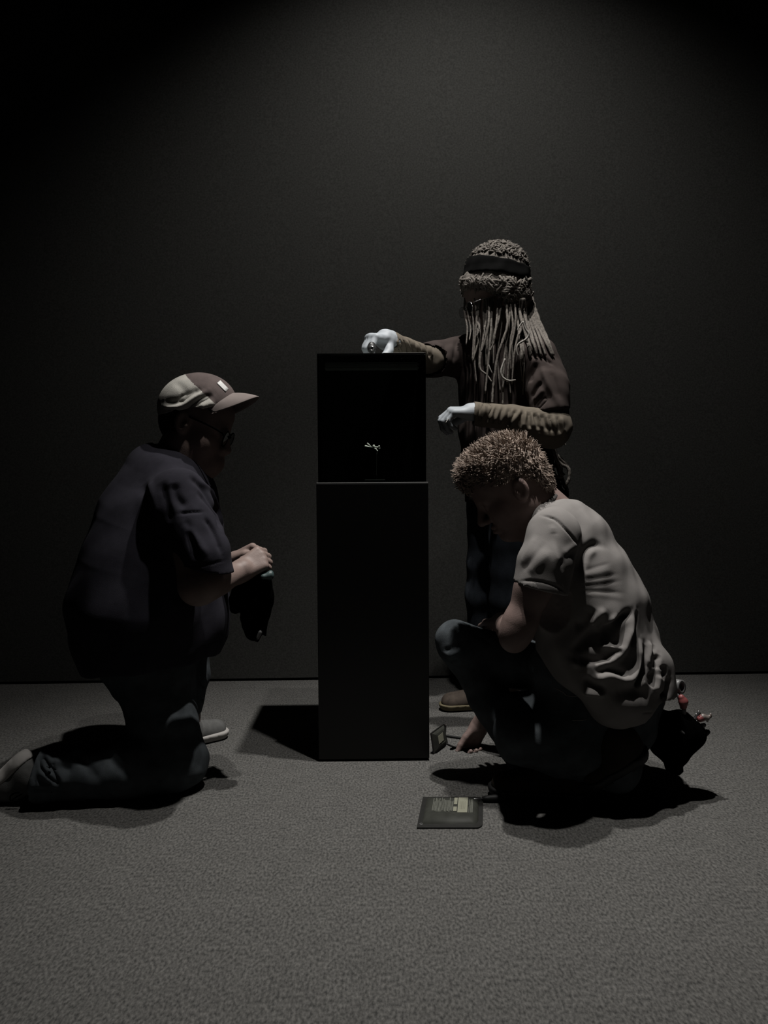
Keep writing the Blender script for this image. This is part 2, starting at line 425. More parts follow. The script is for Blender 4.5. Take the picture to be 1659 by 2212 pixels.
# ------------------------------------------------------------------ anatomy
def frame(fwd, up):
    f = unit(fwd); u = np.asarray(up, float); u = unit(u-f*np.dot(u, f)); l = np.cross(u, f)
    return np.stack([f, l, u], 1)
def head(s, c, R, k=1.0, ears=True, skip_eyes=False):
    g = lambda x, y, z: np.asarray(c)+R@(np.array([x, y, z])*k)
    s.ell(g(-.008, 0, .035), np.array([.098, .077, .082])*k, R, .02)
    s.ell(g(.028, 0, -.035), np.array([.060, .060, .085])*k, R, .03)
    for y in (1, -1):
        s.cap(g(-.012, y*.050, -.055), g(.060, y*.020, -.098), .022*k, .018*k, .03)
        s.ell(g(.052, y*.040, -.036), np.array([.026, .022, .026])*k, R, .035)
        s.cap(g(.076, y*.040, .012), g(.088, y*.008, .012), .010*k, .010*k, .015)
    s.ell(g(.070, 0, -.100), np.array([.020, .022, .018])*k, R, .02)
    s.ell(g(.045, 0, .045), np.array([.050, .060, .050])*k, R, .03)
    for y in (1, -1): s.ell(g(.100, y*.033, -.004), np.array([.016, .017, .012])*k, R, .012, 's')
    for y in (1, -1): s.ell(g(.077, y*.032, -.004), np.array([.012]*3)*k, R, .004)
    s.cap(g(.092, 0, .004), g(.113, 0, -.038), .008*k, .012*k, .012)
    for y in (1, -1): s.ell(g(.099, y*.012, -.042), np.array([.012, .009, .009])*k, R, .008)
    for z, r in ((-.066, .0065), (-.077, .0075)):
        s.cap(g(.081, .022, z-.001), g(.093, 0, z), r*.8*k, r*k, .006); s.cap(g(.081, -.022, z-.001), g(.093, 0, z), r*.8*k, r*k, .006)
    s.cap(g(.085, .02, -.0715), g(.1, 0, -.0715), .0015*k, .002*k, .002, op='s'); s.cap(g(.085, -.02, -.0715), g(.1, 0, -.0715), .0015*k, .002*k, .002, op='s')
    if ears:
        for y in (1, -1):
            Re = R@np.array(Matrix.Rotation(R_(-12), 3, 'Y'))@np.array(Matrix.Rotation(R_(-18*y), 3, 'Z'))
            s.ell(g(-.014, y*.080, -.006), np.array([.021, .011, .032])*k, Re, .008)
            s.ell(g(-.010, y*.091, -.006), np.array([.012, .008, .021])*k, Re, .005, 's')
            s.ell(g(-.002, y*.080, -.012), np.array([.007, .007, .009])*k, Re, .005)
    return g
def hand(s, w, f, palm, side, k=1.0, curls=None, thumb=(0.5, 0.75, 0.3), tcurl=(20, 25), spread=3.0, fat=1.0):
    """w wrist, f fingers direction, palm normal, side +1 right / -1 left"""
    f = unit(f); palm = unit(np.asarray(palm, float)-f*np.dot(palm, f)); t = np.cross(f, palm)*side
    W = np.asarray(w, float)
    g = lambda a, b, c: W+(f*a+t*b+palm*c)*k
    offs = [.027, .009, -.009, -.025]; kn = [.086, .089, .084, .076]
    ln = [(.044, .026, .021), (.048, .030, .022), (.044, .028, .021), (.034, .021, .018)]
    rr = [.0100, .0104, .0100, .0088]
    curls = curls or [(20, 30, 20)]*4
    s.cap(g(0, 0, 0), g(.02, 0, 0), .026*k*fat, .028*k*fat, .015, )
    for i in range(4):
        s.cap(g(.012, offs[i]*.6, 0), g(kn[i], offs[i], -.002), .0145*k*fat, .0118*k*fat, .010)
    s.cap(g(.02, .008, .006), g(.066, .012, .006), .014*k, .011*k, .01); s.cap(g(.02, -.014, .007), g(.06, -.018, .005), .014*k, .010*k, .01)
    for i in range(4):
        p = g(kn[i], offs[i], -.002); a = 0
        sp = R_(spread*(1.5-i))
        for j in range(3):
            a += R_(curls[i][j])
            d = f*math.cos(a)+palm*math.sin(a); d = unit(d+t*math.sin(sp)*max(0, math.cos(a)))
            q = p+d*ln[i][j]*k
            r0 = rr[i]*fat*(1, .92, .84)[j]*k; r1 = rr[i]*fat*(.93, .85, .74)[j]*k
            s.cap(p, q, r0, r1, .003); p = q
    d = unit(f*thumb[0]+t*thumb[1]+palm*thumb[2]); p = g(.016, .018, .008)
    ax = unit(np.cross(d, f*1.0+palm*0.35)) if abs(np.dot(d, f)) < .99 else t
    for j, (L, r0, r1) in enumerate(((.044, .0155, .0125), (.032, .0122, .0108), (.026, .0108, .0085))):
        if j:
            an = R_(tcurl[j-1]); d = unit(d*math.cos(an)+np.cross(ax, d)*math.sin(an))
        q = p+d*L*k; s.cap(p, q, r0*k*fat, r1*k*fat, .008 if j == 0 else .003); p = q
    return g
def shoe(name, toe, heel, up, parent, upper, solem, wid=.048, hgt=.075, lace=True, sole_h=.024, open_top=True, boot=False, shaft=None):
    toe = np.asarray(toe, float); heel = np.asarray(heel, float)
    f = unit(toe-heel); u = unit(np.asarray(up)-f*np.dot(up, f)); l = np.cross(u, f); L = np.linalg.norm(toe-heel)
    g = lambda a, b, c: heel+f*a*L+l*b+u*c
    s = Sdf()
    s.cap(g(.13, 0, .045), g(.45, 0, .042), wid*.82, wid*.86, .02)
    s.cap(g(.45, 0, .040), g(.84, 0.003, .028), wid*.86, wid*.80, .02)
    s.cap(g(.14, 0, .05), g(.16, 0, hgt), wid*.80, wid*.78, .02); s.cap(g(.16, 0, hgt), g(.42, 0, hgt*.92), wid*.74, wid*.62, .03)
    if boot and shaft is not None: s.cap(g(.18, 0, hgt), shaft, wid*.86, wid*.92, .03)
    s.plane(g(0, 0, sole_h*.7), -u)
    V, Q = s.mesh(.005, 2); up_o = obj(name, V, Q, upper, parent)
    s = Sdf()
    for a0, a1, w0, w1 in ((.13, .45, .92, .80), (.45, .84, .80, .93)):
        s.cap(g(a0, 0, .03), g(a1, 0, .03), wid*w0+.004, wid*w1+.004, .02)
    s.plane(g(0, 0, sole_h), u); s.plane(g(0, 0, 0), -u)
    V, Q = s.mesh(.005, 1); obj('sole', V, Q, solem, up_o)
    if lace:
        mb = MB()
        for i in range(4):
            a = .46+.075*i; hh = hgt*.92+wid*.55-(a-.42)*.17
            mb.add(*tube([g(a, -.022, hh-.014), g(a+.01, 0, hh+.002), g(a+.02, .022, hh-.014)], .0028, 6, 7))
            mb.add(*tube([g(a+.03, -.022, hh-.018), g(a+.01, 0, hh), g(a, .022, hh-.014)], .0028, 6, 7))
        obj('laces', mb.V, mb.F, M['matte_black'], up_o)
    return up_o, g

# ================================================================== the room
FL = 4.5
fx = bevel_box(2*FL, 8.0, .10, 0)
floor = obj('floor', fx[0]+np.array([0, .5, -.05]), fx[1], M['carpet'], smooth=False, kind='structure')
wy = 3.46; wt = math.atan(.029)
Rw = np.array([[math.cos(wt), -math.sin(wt), 0], [math.sin(wt), math.cos(wt), 0], [0, 0, 1]])
wv = bevel_box(9.0, .12, 4.6, 0, centre=(0, .06, 2.3+.013))
obj('wall_back', wv[0]@Rw.T+np.array([0, wy, 0]), wv[1], M['wall'], smooth=False, kind='structure')
wv = bevel_box(9.0, .09, .013, 0, centre=(0, .075, .0065))
obj('wall_gap_shade', wv[0]@Rw.T+np.array([0, wy, 0]), wv[1], M['matte_black'], smooth=False, kind='structure')  # black strip painting the shade in the gap under the wall

# ================================================================== pedestal and display case
pc = F(808.5, 1644.5); pw = .355; ph = .896
th = math.atan(.011)
Rp = np.array([[math.cos(th), -math.sin(th), 0], [math.sin(th), math.cos(th), 0], [0, 0, 1]])
pc = np.array([pc[0], pc[1], 0])+Rp@np.array([0, pw/2, 0])
ped = root('pedestal', 'tall glossy black square pedestal on the carpet under the display case', 'pedestal', pc)
def pbox(name, c, d, material, parent, bev=.002):
    V, Fc = bevel_box(*d, bev, 2, c); return obj(name, V@Rp.T+pc, Fc, material, parent, smooth=False)
pbox('column', (0, 0, .008+(ph-.008-.004)/2), (pw, pw, ph-.012), M['black'], ped, .0015)
pbox('plinth', (0, 0, .004), (pw-.02, pw-.02, .008), M['matte_black'], ped, 0)
pbox('top_edge', (0, 0, ph-.002), (pw-.001, pw-.001, .004), M['edge'], ped, .001)  # bright line of the lit top edge, put in as a paler strip
pbox('top_board', (0, 0, ph+.0004), (pw-.012, pw-.012, .0012), M['matte_black'], ped, 0)
cw = pw-.012; ct = 1.303; cz0 = ph+.0012; chh = ct-cz0
case = root('display_case', 'square display case with dark glass and clear lid standing on the black pedestal', 'display case', pc+np.array([0, 0, cz0]))
ROOTLOC[case.name] = pc+np.array([0, 0, cz0])
g6 = .006
pbox('front_pane', (0, -cw/2+g6/2, cz0+chh/2-.003), (cw, g6, chh-.006), M['glass'], case, 0)
pbox('lid_pane', (0, 0, ct-.003), (cw, cw, .006), M['glass'], case, 0)
for sx in (-1, 1):
    pbox('side_panel', (sx*(cw/2-g6/2), g6/2, cz0+chh/2-.003), (g6, cw-g6, chh-.006), M['matte_black'], case, 0)
pbox('back_panel', (0, cw/2-g6/2, cz0+chh/2-.003), (cw-2*g6, g6, chh-.006), M['matte_black'], case, 0)
pbox('front_rim', (0, -cw/2+.002, ct-.0022), (cw, .004, .004), M['black'], case, .0004)
pbox('lid_edge_glint', (cw*.30, -cw/2+.0018, ct+.0004), (cw*.38, .004, .0018), M['edge'], case, .0005)  # painted glint: pale strip only along the right part of the lid front
pbox('side_rim', (cw/2-.001, 0, ct+.0003), (.0025, cw, .0022), M['edge'], case, 0)

# the small mounted specimen inside
sd = pc[1]-.03
spc = root('mounted_specimen', 'small pale bow-shaped specimen on a thin stand inside the black display case', 'specimen', np.array([P(806, 966, sd)[0], sd, cz0]))
q = lambda x, y, dd=0: P(x, y, sd+dd)
Rr = .0016
s = Sdf(); s.cap(q(803, 966), q(790, 964), .0010, .0033, .002); s.ell(q(790, 964), (.0030, .003, .0034), k=.002); V, Q = s.mesh(.0006, 1); obj('prong', V, Q, M['bone'], spc)
s = Sdf(); s.cap(q(803, 966), q(794, 958), .0010, .0024, .002); V, Q = s.mesh(.0006, 1); obj('prong', V, Q, M['bone'], spc)
s = Sdf(); s.ell(q(807.5, 964), (.0040, .0040, .0056), k=.002); s.cap(q(807, 966), q(818, 966), .0022, .0025, .002); s.ell(q(819, 964, -.002), (.0032, .003, .003), k=.002); s.ell(q(819.5, 968.5), (.003, .003, .003), k=.002)
V, Q = s.mesh(.0006, 1); obj('bone_shaft', V, Q, M['bone'], spc)
s = Sdf(); s.chain([q(806, 967), q(812, 970), q(815, 974), q(814.5, 979)], [.0022, .0026, .0022, .0008], .002); V, Q = s.mesh(.0006, 1); obj('hook', V, Q, M['bone'], spc)
V, Fc = tube([q(814, 978), q(813.5, 1000), np.array([q(813, 1030)[0], sd, cz0+.008])], .0011, 6, 8); obj('stand_rod', V, Fc, M['rubber'], spc)
V, Fc = bevel_box(.07, .05, .008, .002, 2, (q(810, 1030)[0], sd, cz0+.004)); obj('stand_base', V, Fc, M['black'], spc, smooth=False)

# ================================================================== kneeling man (left)
def kneeling_man():
    D0 = 2.38
    base = F(250, 1720); base[1] = 2.30
    r = root('person', 'person in pale mesh cap and navy t-shirt kneeling left of the pedestal', 'person', base)
    # --- poses (points along the body)
    hR = frame((.93, .0, -.38), (0, 0, 1)); hc = P(421, 914, D0); hk = 1.09
    sh_n = P(398, 1082, 2.16); el_n = P(428, 1266, 2.10); wr_n = P(513, 1238, 2.23)
    sh_f = P(372, 1085, 2.62); el_f = P(405, 1240, 2.66); wr_f = P(500, 1216, 2.37)
    hip_n = P(325, 1440, 2.31); kn_n = P(388, 1662, 2.23); an_n = P(112, 1681, 2.14)
    kn_n[2] = .078; an_n[2] = .078
    hip_f = P(335, 1430, 2.50); kn_f = P(408, 1310, 2.60); an_f = P(409, 1562, 2.62)
    # --- body: one skin (head and neck, arms with hands, trunk and legs under the clothes)
    s = Sdf(); head(s, hc, hR, hk)
    s.cap(P(398, 955, D0), P(372, 1020, D0), .066, .080, .04); s.cap(P(425, 985, D0), P(395, 1030, D0), .05, .06, .05)
    s.ell(P(447, 1012, D0), (.030, .032, .026), k=.03); s.cap(P(440, 985, D0), P(462, 1000, D0), .035, .028, .03)
    A = s.mesh(.0035, 2)
    s = Sdf(); s.cap(sh_n, el_n, .058, .050, .03); s.cap(el_n, wr_n, .051, .031, .02)
    s.cap(el_n+np.array([.03, .0, .012]), wr_n*.45+el_n*.55, .042, .038, .03)
    hf = unit(P(566, 1206, 2.27)-wr_n); hp = np.array([.12, .95, -.32])
    hand(s, wr_n, hf, hp, 1, 1.02, [(52, 62, 30), (58, 66, 30), (60, 66, 30), (62, 66, 30)], (.75, .45, .6), (20, 30), 2, 1.1)
    B = s.mesh(.003, 1)
    s = Sdf(); s.cap(sh_f, el_f, .055, .048, .03); s.cap(el_f, wr_f, .046, .029, .02)
    hand(s, wr_f, unit(P(552, 1196, 2.36)-wr_f), (.2, -.8, -.5), -1, 1.0, [(50, 60, 30)]*4, (.92, .12, .2), (15, 20), 2, 1.05)
    C = s.mesh(.003, 1)
    s = Sdf(); s.chain([P(360, 1060, D0), P(335, 1200, D0), P(320, 1400, D0)], [.12, .16, .15], .04)
    s.chain([hip_n, kn_n, an_n], [.09, .055, .045], .03); s.chain([hip_f, kn_f, an_f], [.085, .05, .038], .03)
    T = s.mesh(.01, 1)
    V, Q = join(A, B, C, T); obj('body', V, Q, M['skin_tan'], r)
    # --- t-shirt
    s = Sdf(); y = (1, 1.32, 1)
    sp = [(372, 1068, 92), (352, 1140, 124), (336, 1220, 146), (325, 1300, 160), (322, 1362, 152)]
    for i in range(len(sp)-1):
        a, b = sp[i], sp[i+1]
        s.cap(P(a[0], a[1], D0), P(b[0], b[1], D0), px2m(a[2], D0), px2m(b[2], D0), .03, y)
    s.cap(P(372, 1010, D0), P(365, 1065, D0), .075, .11, .06, (1, 1.2, 1))
    s.cap(P(330, 1020, D0), P(300, 1100, D0), .075, .11, .06, (1, 1.25, 1))
    s.cap(P(405, 1350, D0), P(385, 1395, D0), .12, .10, .05, (1, 1.2, 1))
    s.cap(P(262, 1365, D0), P(285, 1410, D0), .115, .10, .05, (1, 1.3, 1))
    s.cap(sh_n+np.array([-.02, .02, .01]), P(442, 1196, 2.11), .085, .071, .05); s.cap(P(442, 1196, 2.11), P(452, 1250, 2.11), .071, .070, .01)
    s.cap(sh_f, P(408, 1235, 2.66), .085, .072, .05)
    s.plane(P(445, 1231, 2.11), P(436, 1300, 2.11)-P(446, 1231, 2.11), (P(446, 1260, 2.09), .125))
    s.cap(P(445, 1222, 2.11), P(443, 1280, 2.11), .060, .062, .004, op='s')
    s.plane(P(330, 1432, D0), unit(np.array([.12, -.1, -1])))
    s.cap(hc+hR@np.array([-.03, 0, -.07]), P(390, 990, D0), .07, .074, .01, op='s')
    V, Q = s.mesh(.0042, 3)
    V = ripple(V, Q, .004, .11, 3)
    pxl = lambda cx, cy: (250+cx/4.147, 760+cy/4.147)
    st = [([pxl(640, 1100), pxl(760, 1200), pxl(880, 1380), pxl(940, 1500)], -.010, .011),
          ([pxl(700, 1130), pxl(850, 1250), pxl(930, 1450), pxl(960, 1600)], .007, .010),
          ([pxl(720, 1240), pxl(820, 1340), pxl(900, 1460), pxl(950, 1620)], -.010, .010),
          ([pxl(830, 1130), pxl(910, 1280), pxl(960, 1500), pxl(985, 1640)], -.009, .007),
          ([pxl(560, 1450), pxl(680, 1435), pxl(800, 1430)], -.006, .005),
          ([pxl(520, 1160), pxl(540, 1300), pxl(640, 1400)], -.009, .014),
          ([pxl(300, 1150), pxl(340, 1300), pxl(400, 1500)], .009, .012),
          ([pxl(240, 1180), pxl(260, 1330), pxl(300, 1500)], -.009, .014),
          ([pxl(400, 1150), pxl(450, 1350), pxl(480, 1550)], -.009, .016),
          ([(395, 1130), (425, 1165), (448, 1205)], .007, .010), ([(440, 1115), (462, 1150), (480, 1200)], -.009, .008),
          ([(400, 1120), (415, 1170), (420, 1215)], -.007, .010), ([(397, 1224), (440, 1221), (492, 1209)], -.0025, .0025)]
    V = strokes(V, Q, st)
    ts = obj('t_shirt', V, Q, M['navy'], r)
    cpts = [hc+hR@np.array([x, yy, z]) for x, yy, z in ()]
    # collar ring around the neck
    ctr = P(384, 1000, D0); ax = unit(P(408, 950, D0)-P(380, 1015, D0)); u = unit(np.cross(ax, (0, 1, 0))); w = np.cross(ax, u)
    ring = [ctr+.088*math.cos(t)*u+.092*math.sin(t)*w for t in np.linspace(0, 2*math.pi, 33)]
    V, Fc = tube(ring, .007, 6); obj('collar', V, Fc, M['navy'], ts)
    # --- jeans
    s = Sdf(); y = (1, 1.15, 1)
    s.cap(P(318, 1420, 2.38), P(330, 1450, 2.38), .135, .125, .04, (1, 1.35, 1))
    s.cap(P(338, 1450, 2.31), P(352, 1560, 2.27), .118, .098, .03); s.cap(P(352, 1560, 2.27), kn_n, .098, .078, .03)
    s.cap(kn_n, P(250, 1680, 2.17)*np.array([1, 1, 0])+np.array([0, 0, .080]), .076, .078, .03)
    s.cap(P(250, 1680, 2.17)*np.array([1, 1, 0])+np.array([0, 0, .080]), P(85, 1681, 2.14)*np.array([1, 1, 0])+np.array([0, 0, .079]), .078, .076, .02)
    s.cap(P(352, 1635, 2.25), P(300, 1655, 2.19), .09, .075, .05)
    cu = P(84, 1681, 2.14); cu[2] = .08
    s.plane(cu, (-1, -.06, .12), (cu, .17)); s.cap(cu-np.array([.05, 0, 0]), cu+np.array([.05, 0, 0]), .066, .064, .004, op='s')
    s.cap(hip_f, kn_f, .105, .078, .03); s.cap(kn_f, P(409, 1450, 2.60), .066, .064, .03); s.cap(P(409, 1450, 2.60), P(404, 1552, 2.61), .064, .046, .02)
    s.plane(P(406, 1540, 2.61), (-.1, 0, -1), (P(406, 1545, 2.61), .12)); s.plane((0, 0, .004), (0, 0, -1))
    V, Q = s.mesh(.005, 2); V = ripple(V, Q, .004, .10, 5)
    c = lambda cx, cy: (cx/8.295, 1560+cy/8.295)
    st = [([c(740, 560), c(780, 700), c(830, 830), c(1000, 1050), c(1080, 1120)], -.013, .009), ([c(780, 560), c(900, 720), c(960, 760)], .008, .010),
          ([c(680, 840), c(800, 960), c(960, 1090), c(1140, 1180)], .010, .010), ([c(690, 1010), c(800, 1100), c(930, 1150)], -.008, .007),
          ([c(1020, 560), c(1030, 800), c(1100, 1000), c(1150, 1150)], .009, .012), ([c(1000, 780), c(1150, 830), c(1300, 840)], -.006, .012),
          ([c(520, 1205), c(800, 1215), c(1160, 1215)], -.006, .004), ([c(640, 700), c(630, 950), c(625, 1190)], -.004, .0035),
          ([(150, 1618), (185, 1650), (215, 1690)], -.008, .012), ([(228, 1618), (250, 1650), (290, 1680)], -.007, .012),
          ([(424, 1440), (435, 1470), (446, 1490)], -.009, .006), ([(436, 1405), (437, 1440), (447, 1480)], .006, .006), ([(433, 1500), (440, 1512), (449, 1492)], -.008, .005)]
    V = strokes(V, Q, st)
    j = obj('jeans', V, Q, M['jeans'], r)
    # --- shoes
    heel = P(30, 1632, 2.16); toe = F(-25, 1770); toe = np.array([toe[0]-.02, 2.15, .045])
    hl = P(46, 1622, 2.15); tl = P(-62, 1728, 2.15)
    sh, g = shoe('sneaker', tl, hl, (.68, -.10, -.70), r, M['shoe_grey'], M['sole'], .044, .075, True, .036)
    V, Fc = tube([P(48, 1715, 2.09), P(34, 1722, 2.09), P(24, 1730, 2.09), P(22, 1721, 2.09), P(30, 1714, 2.09), P(42, 1712, 2.09)], .0022, 6, 18)
    obj('lace_loop', V, Fc, M['matte_black'], sh)
    t2 = F(485, 1590); h2 = F(398, 1612); t2[2] = .002; h2[2] = .002
    d = unit(t2-h2); h2 = t2-d*.27
    shoe('sneaker', t2+d*.012, h2, (0, 0, 1), r, M['shoe_grey'], M['sole'], .046, .078, True, .028)
    # --- cap
    g = lambda x, yy, z: hc+hR@(np.array([x, yy, z])*hk)
    cR = frame((.99, 0, .13), (-.13, 0, .99)); cc = P(428, 874, D0)
    k_ = lambda x, yy, z: cc+cR@np.array([x, yy, z])
    s = Sdf(); s.ell(k_(0, 0, 0), (.119, .100, .097), cR, .02); s.ell(k_(-.02, 0, -.01), (.100, .097, .09), cR, .02)
    s.plane(k_(0, 0, -.022), -cR[:, 2]); s.ell(k_(-.002, 0, -.01), (.111, .094, .094), cR, .004, 's')
    V, Q = s.mesh(.0032, 2)
    c = lambda cx, cy: (250+cx/4.147, 760+cy/4.147)
    V = strokes(V, Q, [([c(410, 490), c(480, 500), c(600, 480), c(720, 400), c(830, 335)], .007, .007), ([c(420, 450), c(560, 440), c(680, 370), c(780, 330)], -.007, .011), ([c(640, 520), c(760, 440), c(880, 375)], -.008, .009),
                      ([c(560, 400), c(620, 420)], -.006, .012), ([c(640, 530), c(780, 490), c(900, 445)], .006, .009), ([c(520, 260), c(600, 330), c(640, 400)], -.003, .012), ([c(420, 510), c(520, 530), c(620, 530)], -.006, .008)])
    (Vf, Qf), (Vb, Qb) = split_by(V, Q, lambda p: (p-P(440, 843, D0))@np.array([.68, 0, .73]) > 0)
    cp = obj('cap', Vb, Qb, M['cap_light'], r, label='pale mesh back of the cap')
    obj('front_panel', Vf, Qf, M['cap_dark'], cp, label='dark front panel of the cap')
    top = []
    for a in np.linspace(-1, 1, 29):
        for kk in range(9):
            u = kk/8; ang = a*1.22
            x = .112*math.cos(ang)+u*(.076*max(.04, math.cos(a*1.36))); yv = .095*math.sin(ang)*(1-.05*u)
            top.append(k_(x, yv, .020-.044*math.sin(ang)**2-.016*u*u-.004*u))
    n = len(top); upv = cR[:, 2]*.004; V = top+[p-upv for p in top]; Fc = []
    for i in range(28):
        for k2 in range(8):
            a = i*9+k2; Fc.append((a, a+1, a+10, a+9)); Fc.append((n+a+9, n+a+10, n+a+1, n+a))
        a = i*9+8; Fc.append((a, n+a, n+a+9, a+9)); a = i*9; Fc.append((a+9, n+a+9, n+a, a))
    for a0 in (0, 28*9):
        for k2 in range(8): Fc.append((a0+k2, n+a0+k2, n+a0+k2+1, a0+k2+1))
    obj('brim', V, Fc, M['brim'], cp, label='dark curved brim')
    decal('patch', [c(905, 283), c(935, 258), c(1008, 332), c(982, 362)], Vf, Qf, M['white'], cp, label='white rectangle on the cap front')
    # short hair under the cap
    s = Sdf(); s.ell(g(-.026, 0, .005), np.array([.078, .079, .085])*hk, hR, .02); s.plane(g(.0, 0, .045), hR@np.array([0.2, 0, 1])); s.plane(g(-.02, 0, -.02), hR@np.array([1, 0, -.2]))
    V, Q = s.mesh(.005, 2); obj('hair', V, Q, M['hair_dark'], r)
    # glasses
    mb = MB()
    for yy in (1, -1):
        mb.add(*tube([g(.0, yy*.080, .012), g(.06, yy*.079, .010), g(.098, yy*.070, .004)], .0030, 6, 8))
        mb.add(*tube([g(.104+.004*math.cos(t)*0, yy*(.036+.028*math.cos(t)), -.008+.021*math.sin(t)) for t in np.linspace(0, 2*math.pi, 19)], .0024, 6))
        mb.add(*tube([g(.098, yy*.070, .004), g(.104, yy*.063, -.003)], .003, 6))
    mb.add(*tube([g(.104, .009, -.004), g(.109, 0, 0), g(.104, -.009, -.004)], .0024, 6, 7))
    gl = obj('glasses', mb.V, mb.F, M['matte_black'], r)
    for yy in (1, -1):
        V = [g(.104, yy*(.036+.027*math.cos(t)), -.008+.020*math.sin(t)) for t in np.linspace(0, 2*math.pi, 18, endpoint=False)]
        V, Fc = slab(V, hR[:, 0], .0012); obj('lens', np.array(V), Fc, M['glass'], gl, smooth=False)
    # dark cloth held in the hand
    cr = root('cloth', 'crumpled black cloth dangling from the hands of the person in the cap', 'cloth', P(560, 1300, 2.270))
    s = Sdf()
    s.chain([P(556, 1222, 2.285), P(560, 1262, 2.270), P(558, 1300, 2.270), P(549, 1335, 2.270), P(547, 1362, 2.270), P(556, 1384, 2.270)], [.018, .030, .034, .032, .024, .006], .02, (1, .7, 1))
    s.chain([P(572, 1255, 2.260), P(579, 1290, 2.260), P(573, 1325, 2.270), P(571, 1350, 2.280), P(573, 1372, 2.280)], [.014, .016, .014, .010, .004], .015)
    s.chain([P(540, 1250, 2.290), P(537, 1290, 2.290), P(540, 1330, 2.280), P(530, 1348, 2.280)], [.014, .014, .016, .012], .02)
    s.chain([P(535, 1245, 2.270), P(517, 1270, 2.270), P(511, 1300, 2.270), P(508, 1312, 2.270)], [.018, .020, .022, .016], .015, (1, .7, 1))
    V, Q = s.mesh(.003, 2); V = ripple(V, Q, .004, .05, 9); obj('fabric', V, Q, M['matte_black'], cr)
    s = Sdf(); s.cap(P(569, 1246, 2.235), P(582, 1243, 2.245), .008, .009, .006); s.ell(P(586, 1241, 2.250), (.003, .01, .009)); V, Q = s.mesh(.002, 1); obj('tag', V, Q, M['teal'], cr, label='greenish tag on the cloth')
    s = Sdf(); s.cap(P(562, 1366, 2.250), P(557, 1378, 2.250), .006, .005, .004); V, Q = s.mesh(.002, 1); obj('tip', V, Q, M['dull_metal'], cr, label='greyish lower tip')
    return r
kneeling_man()

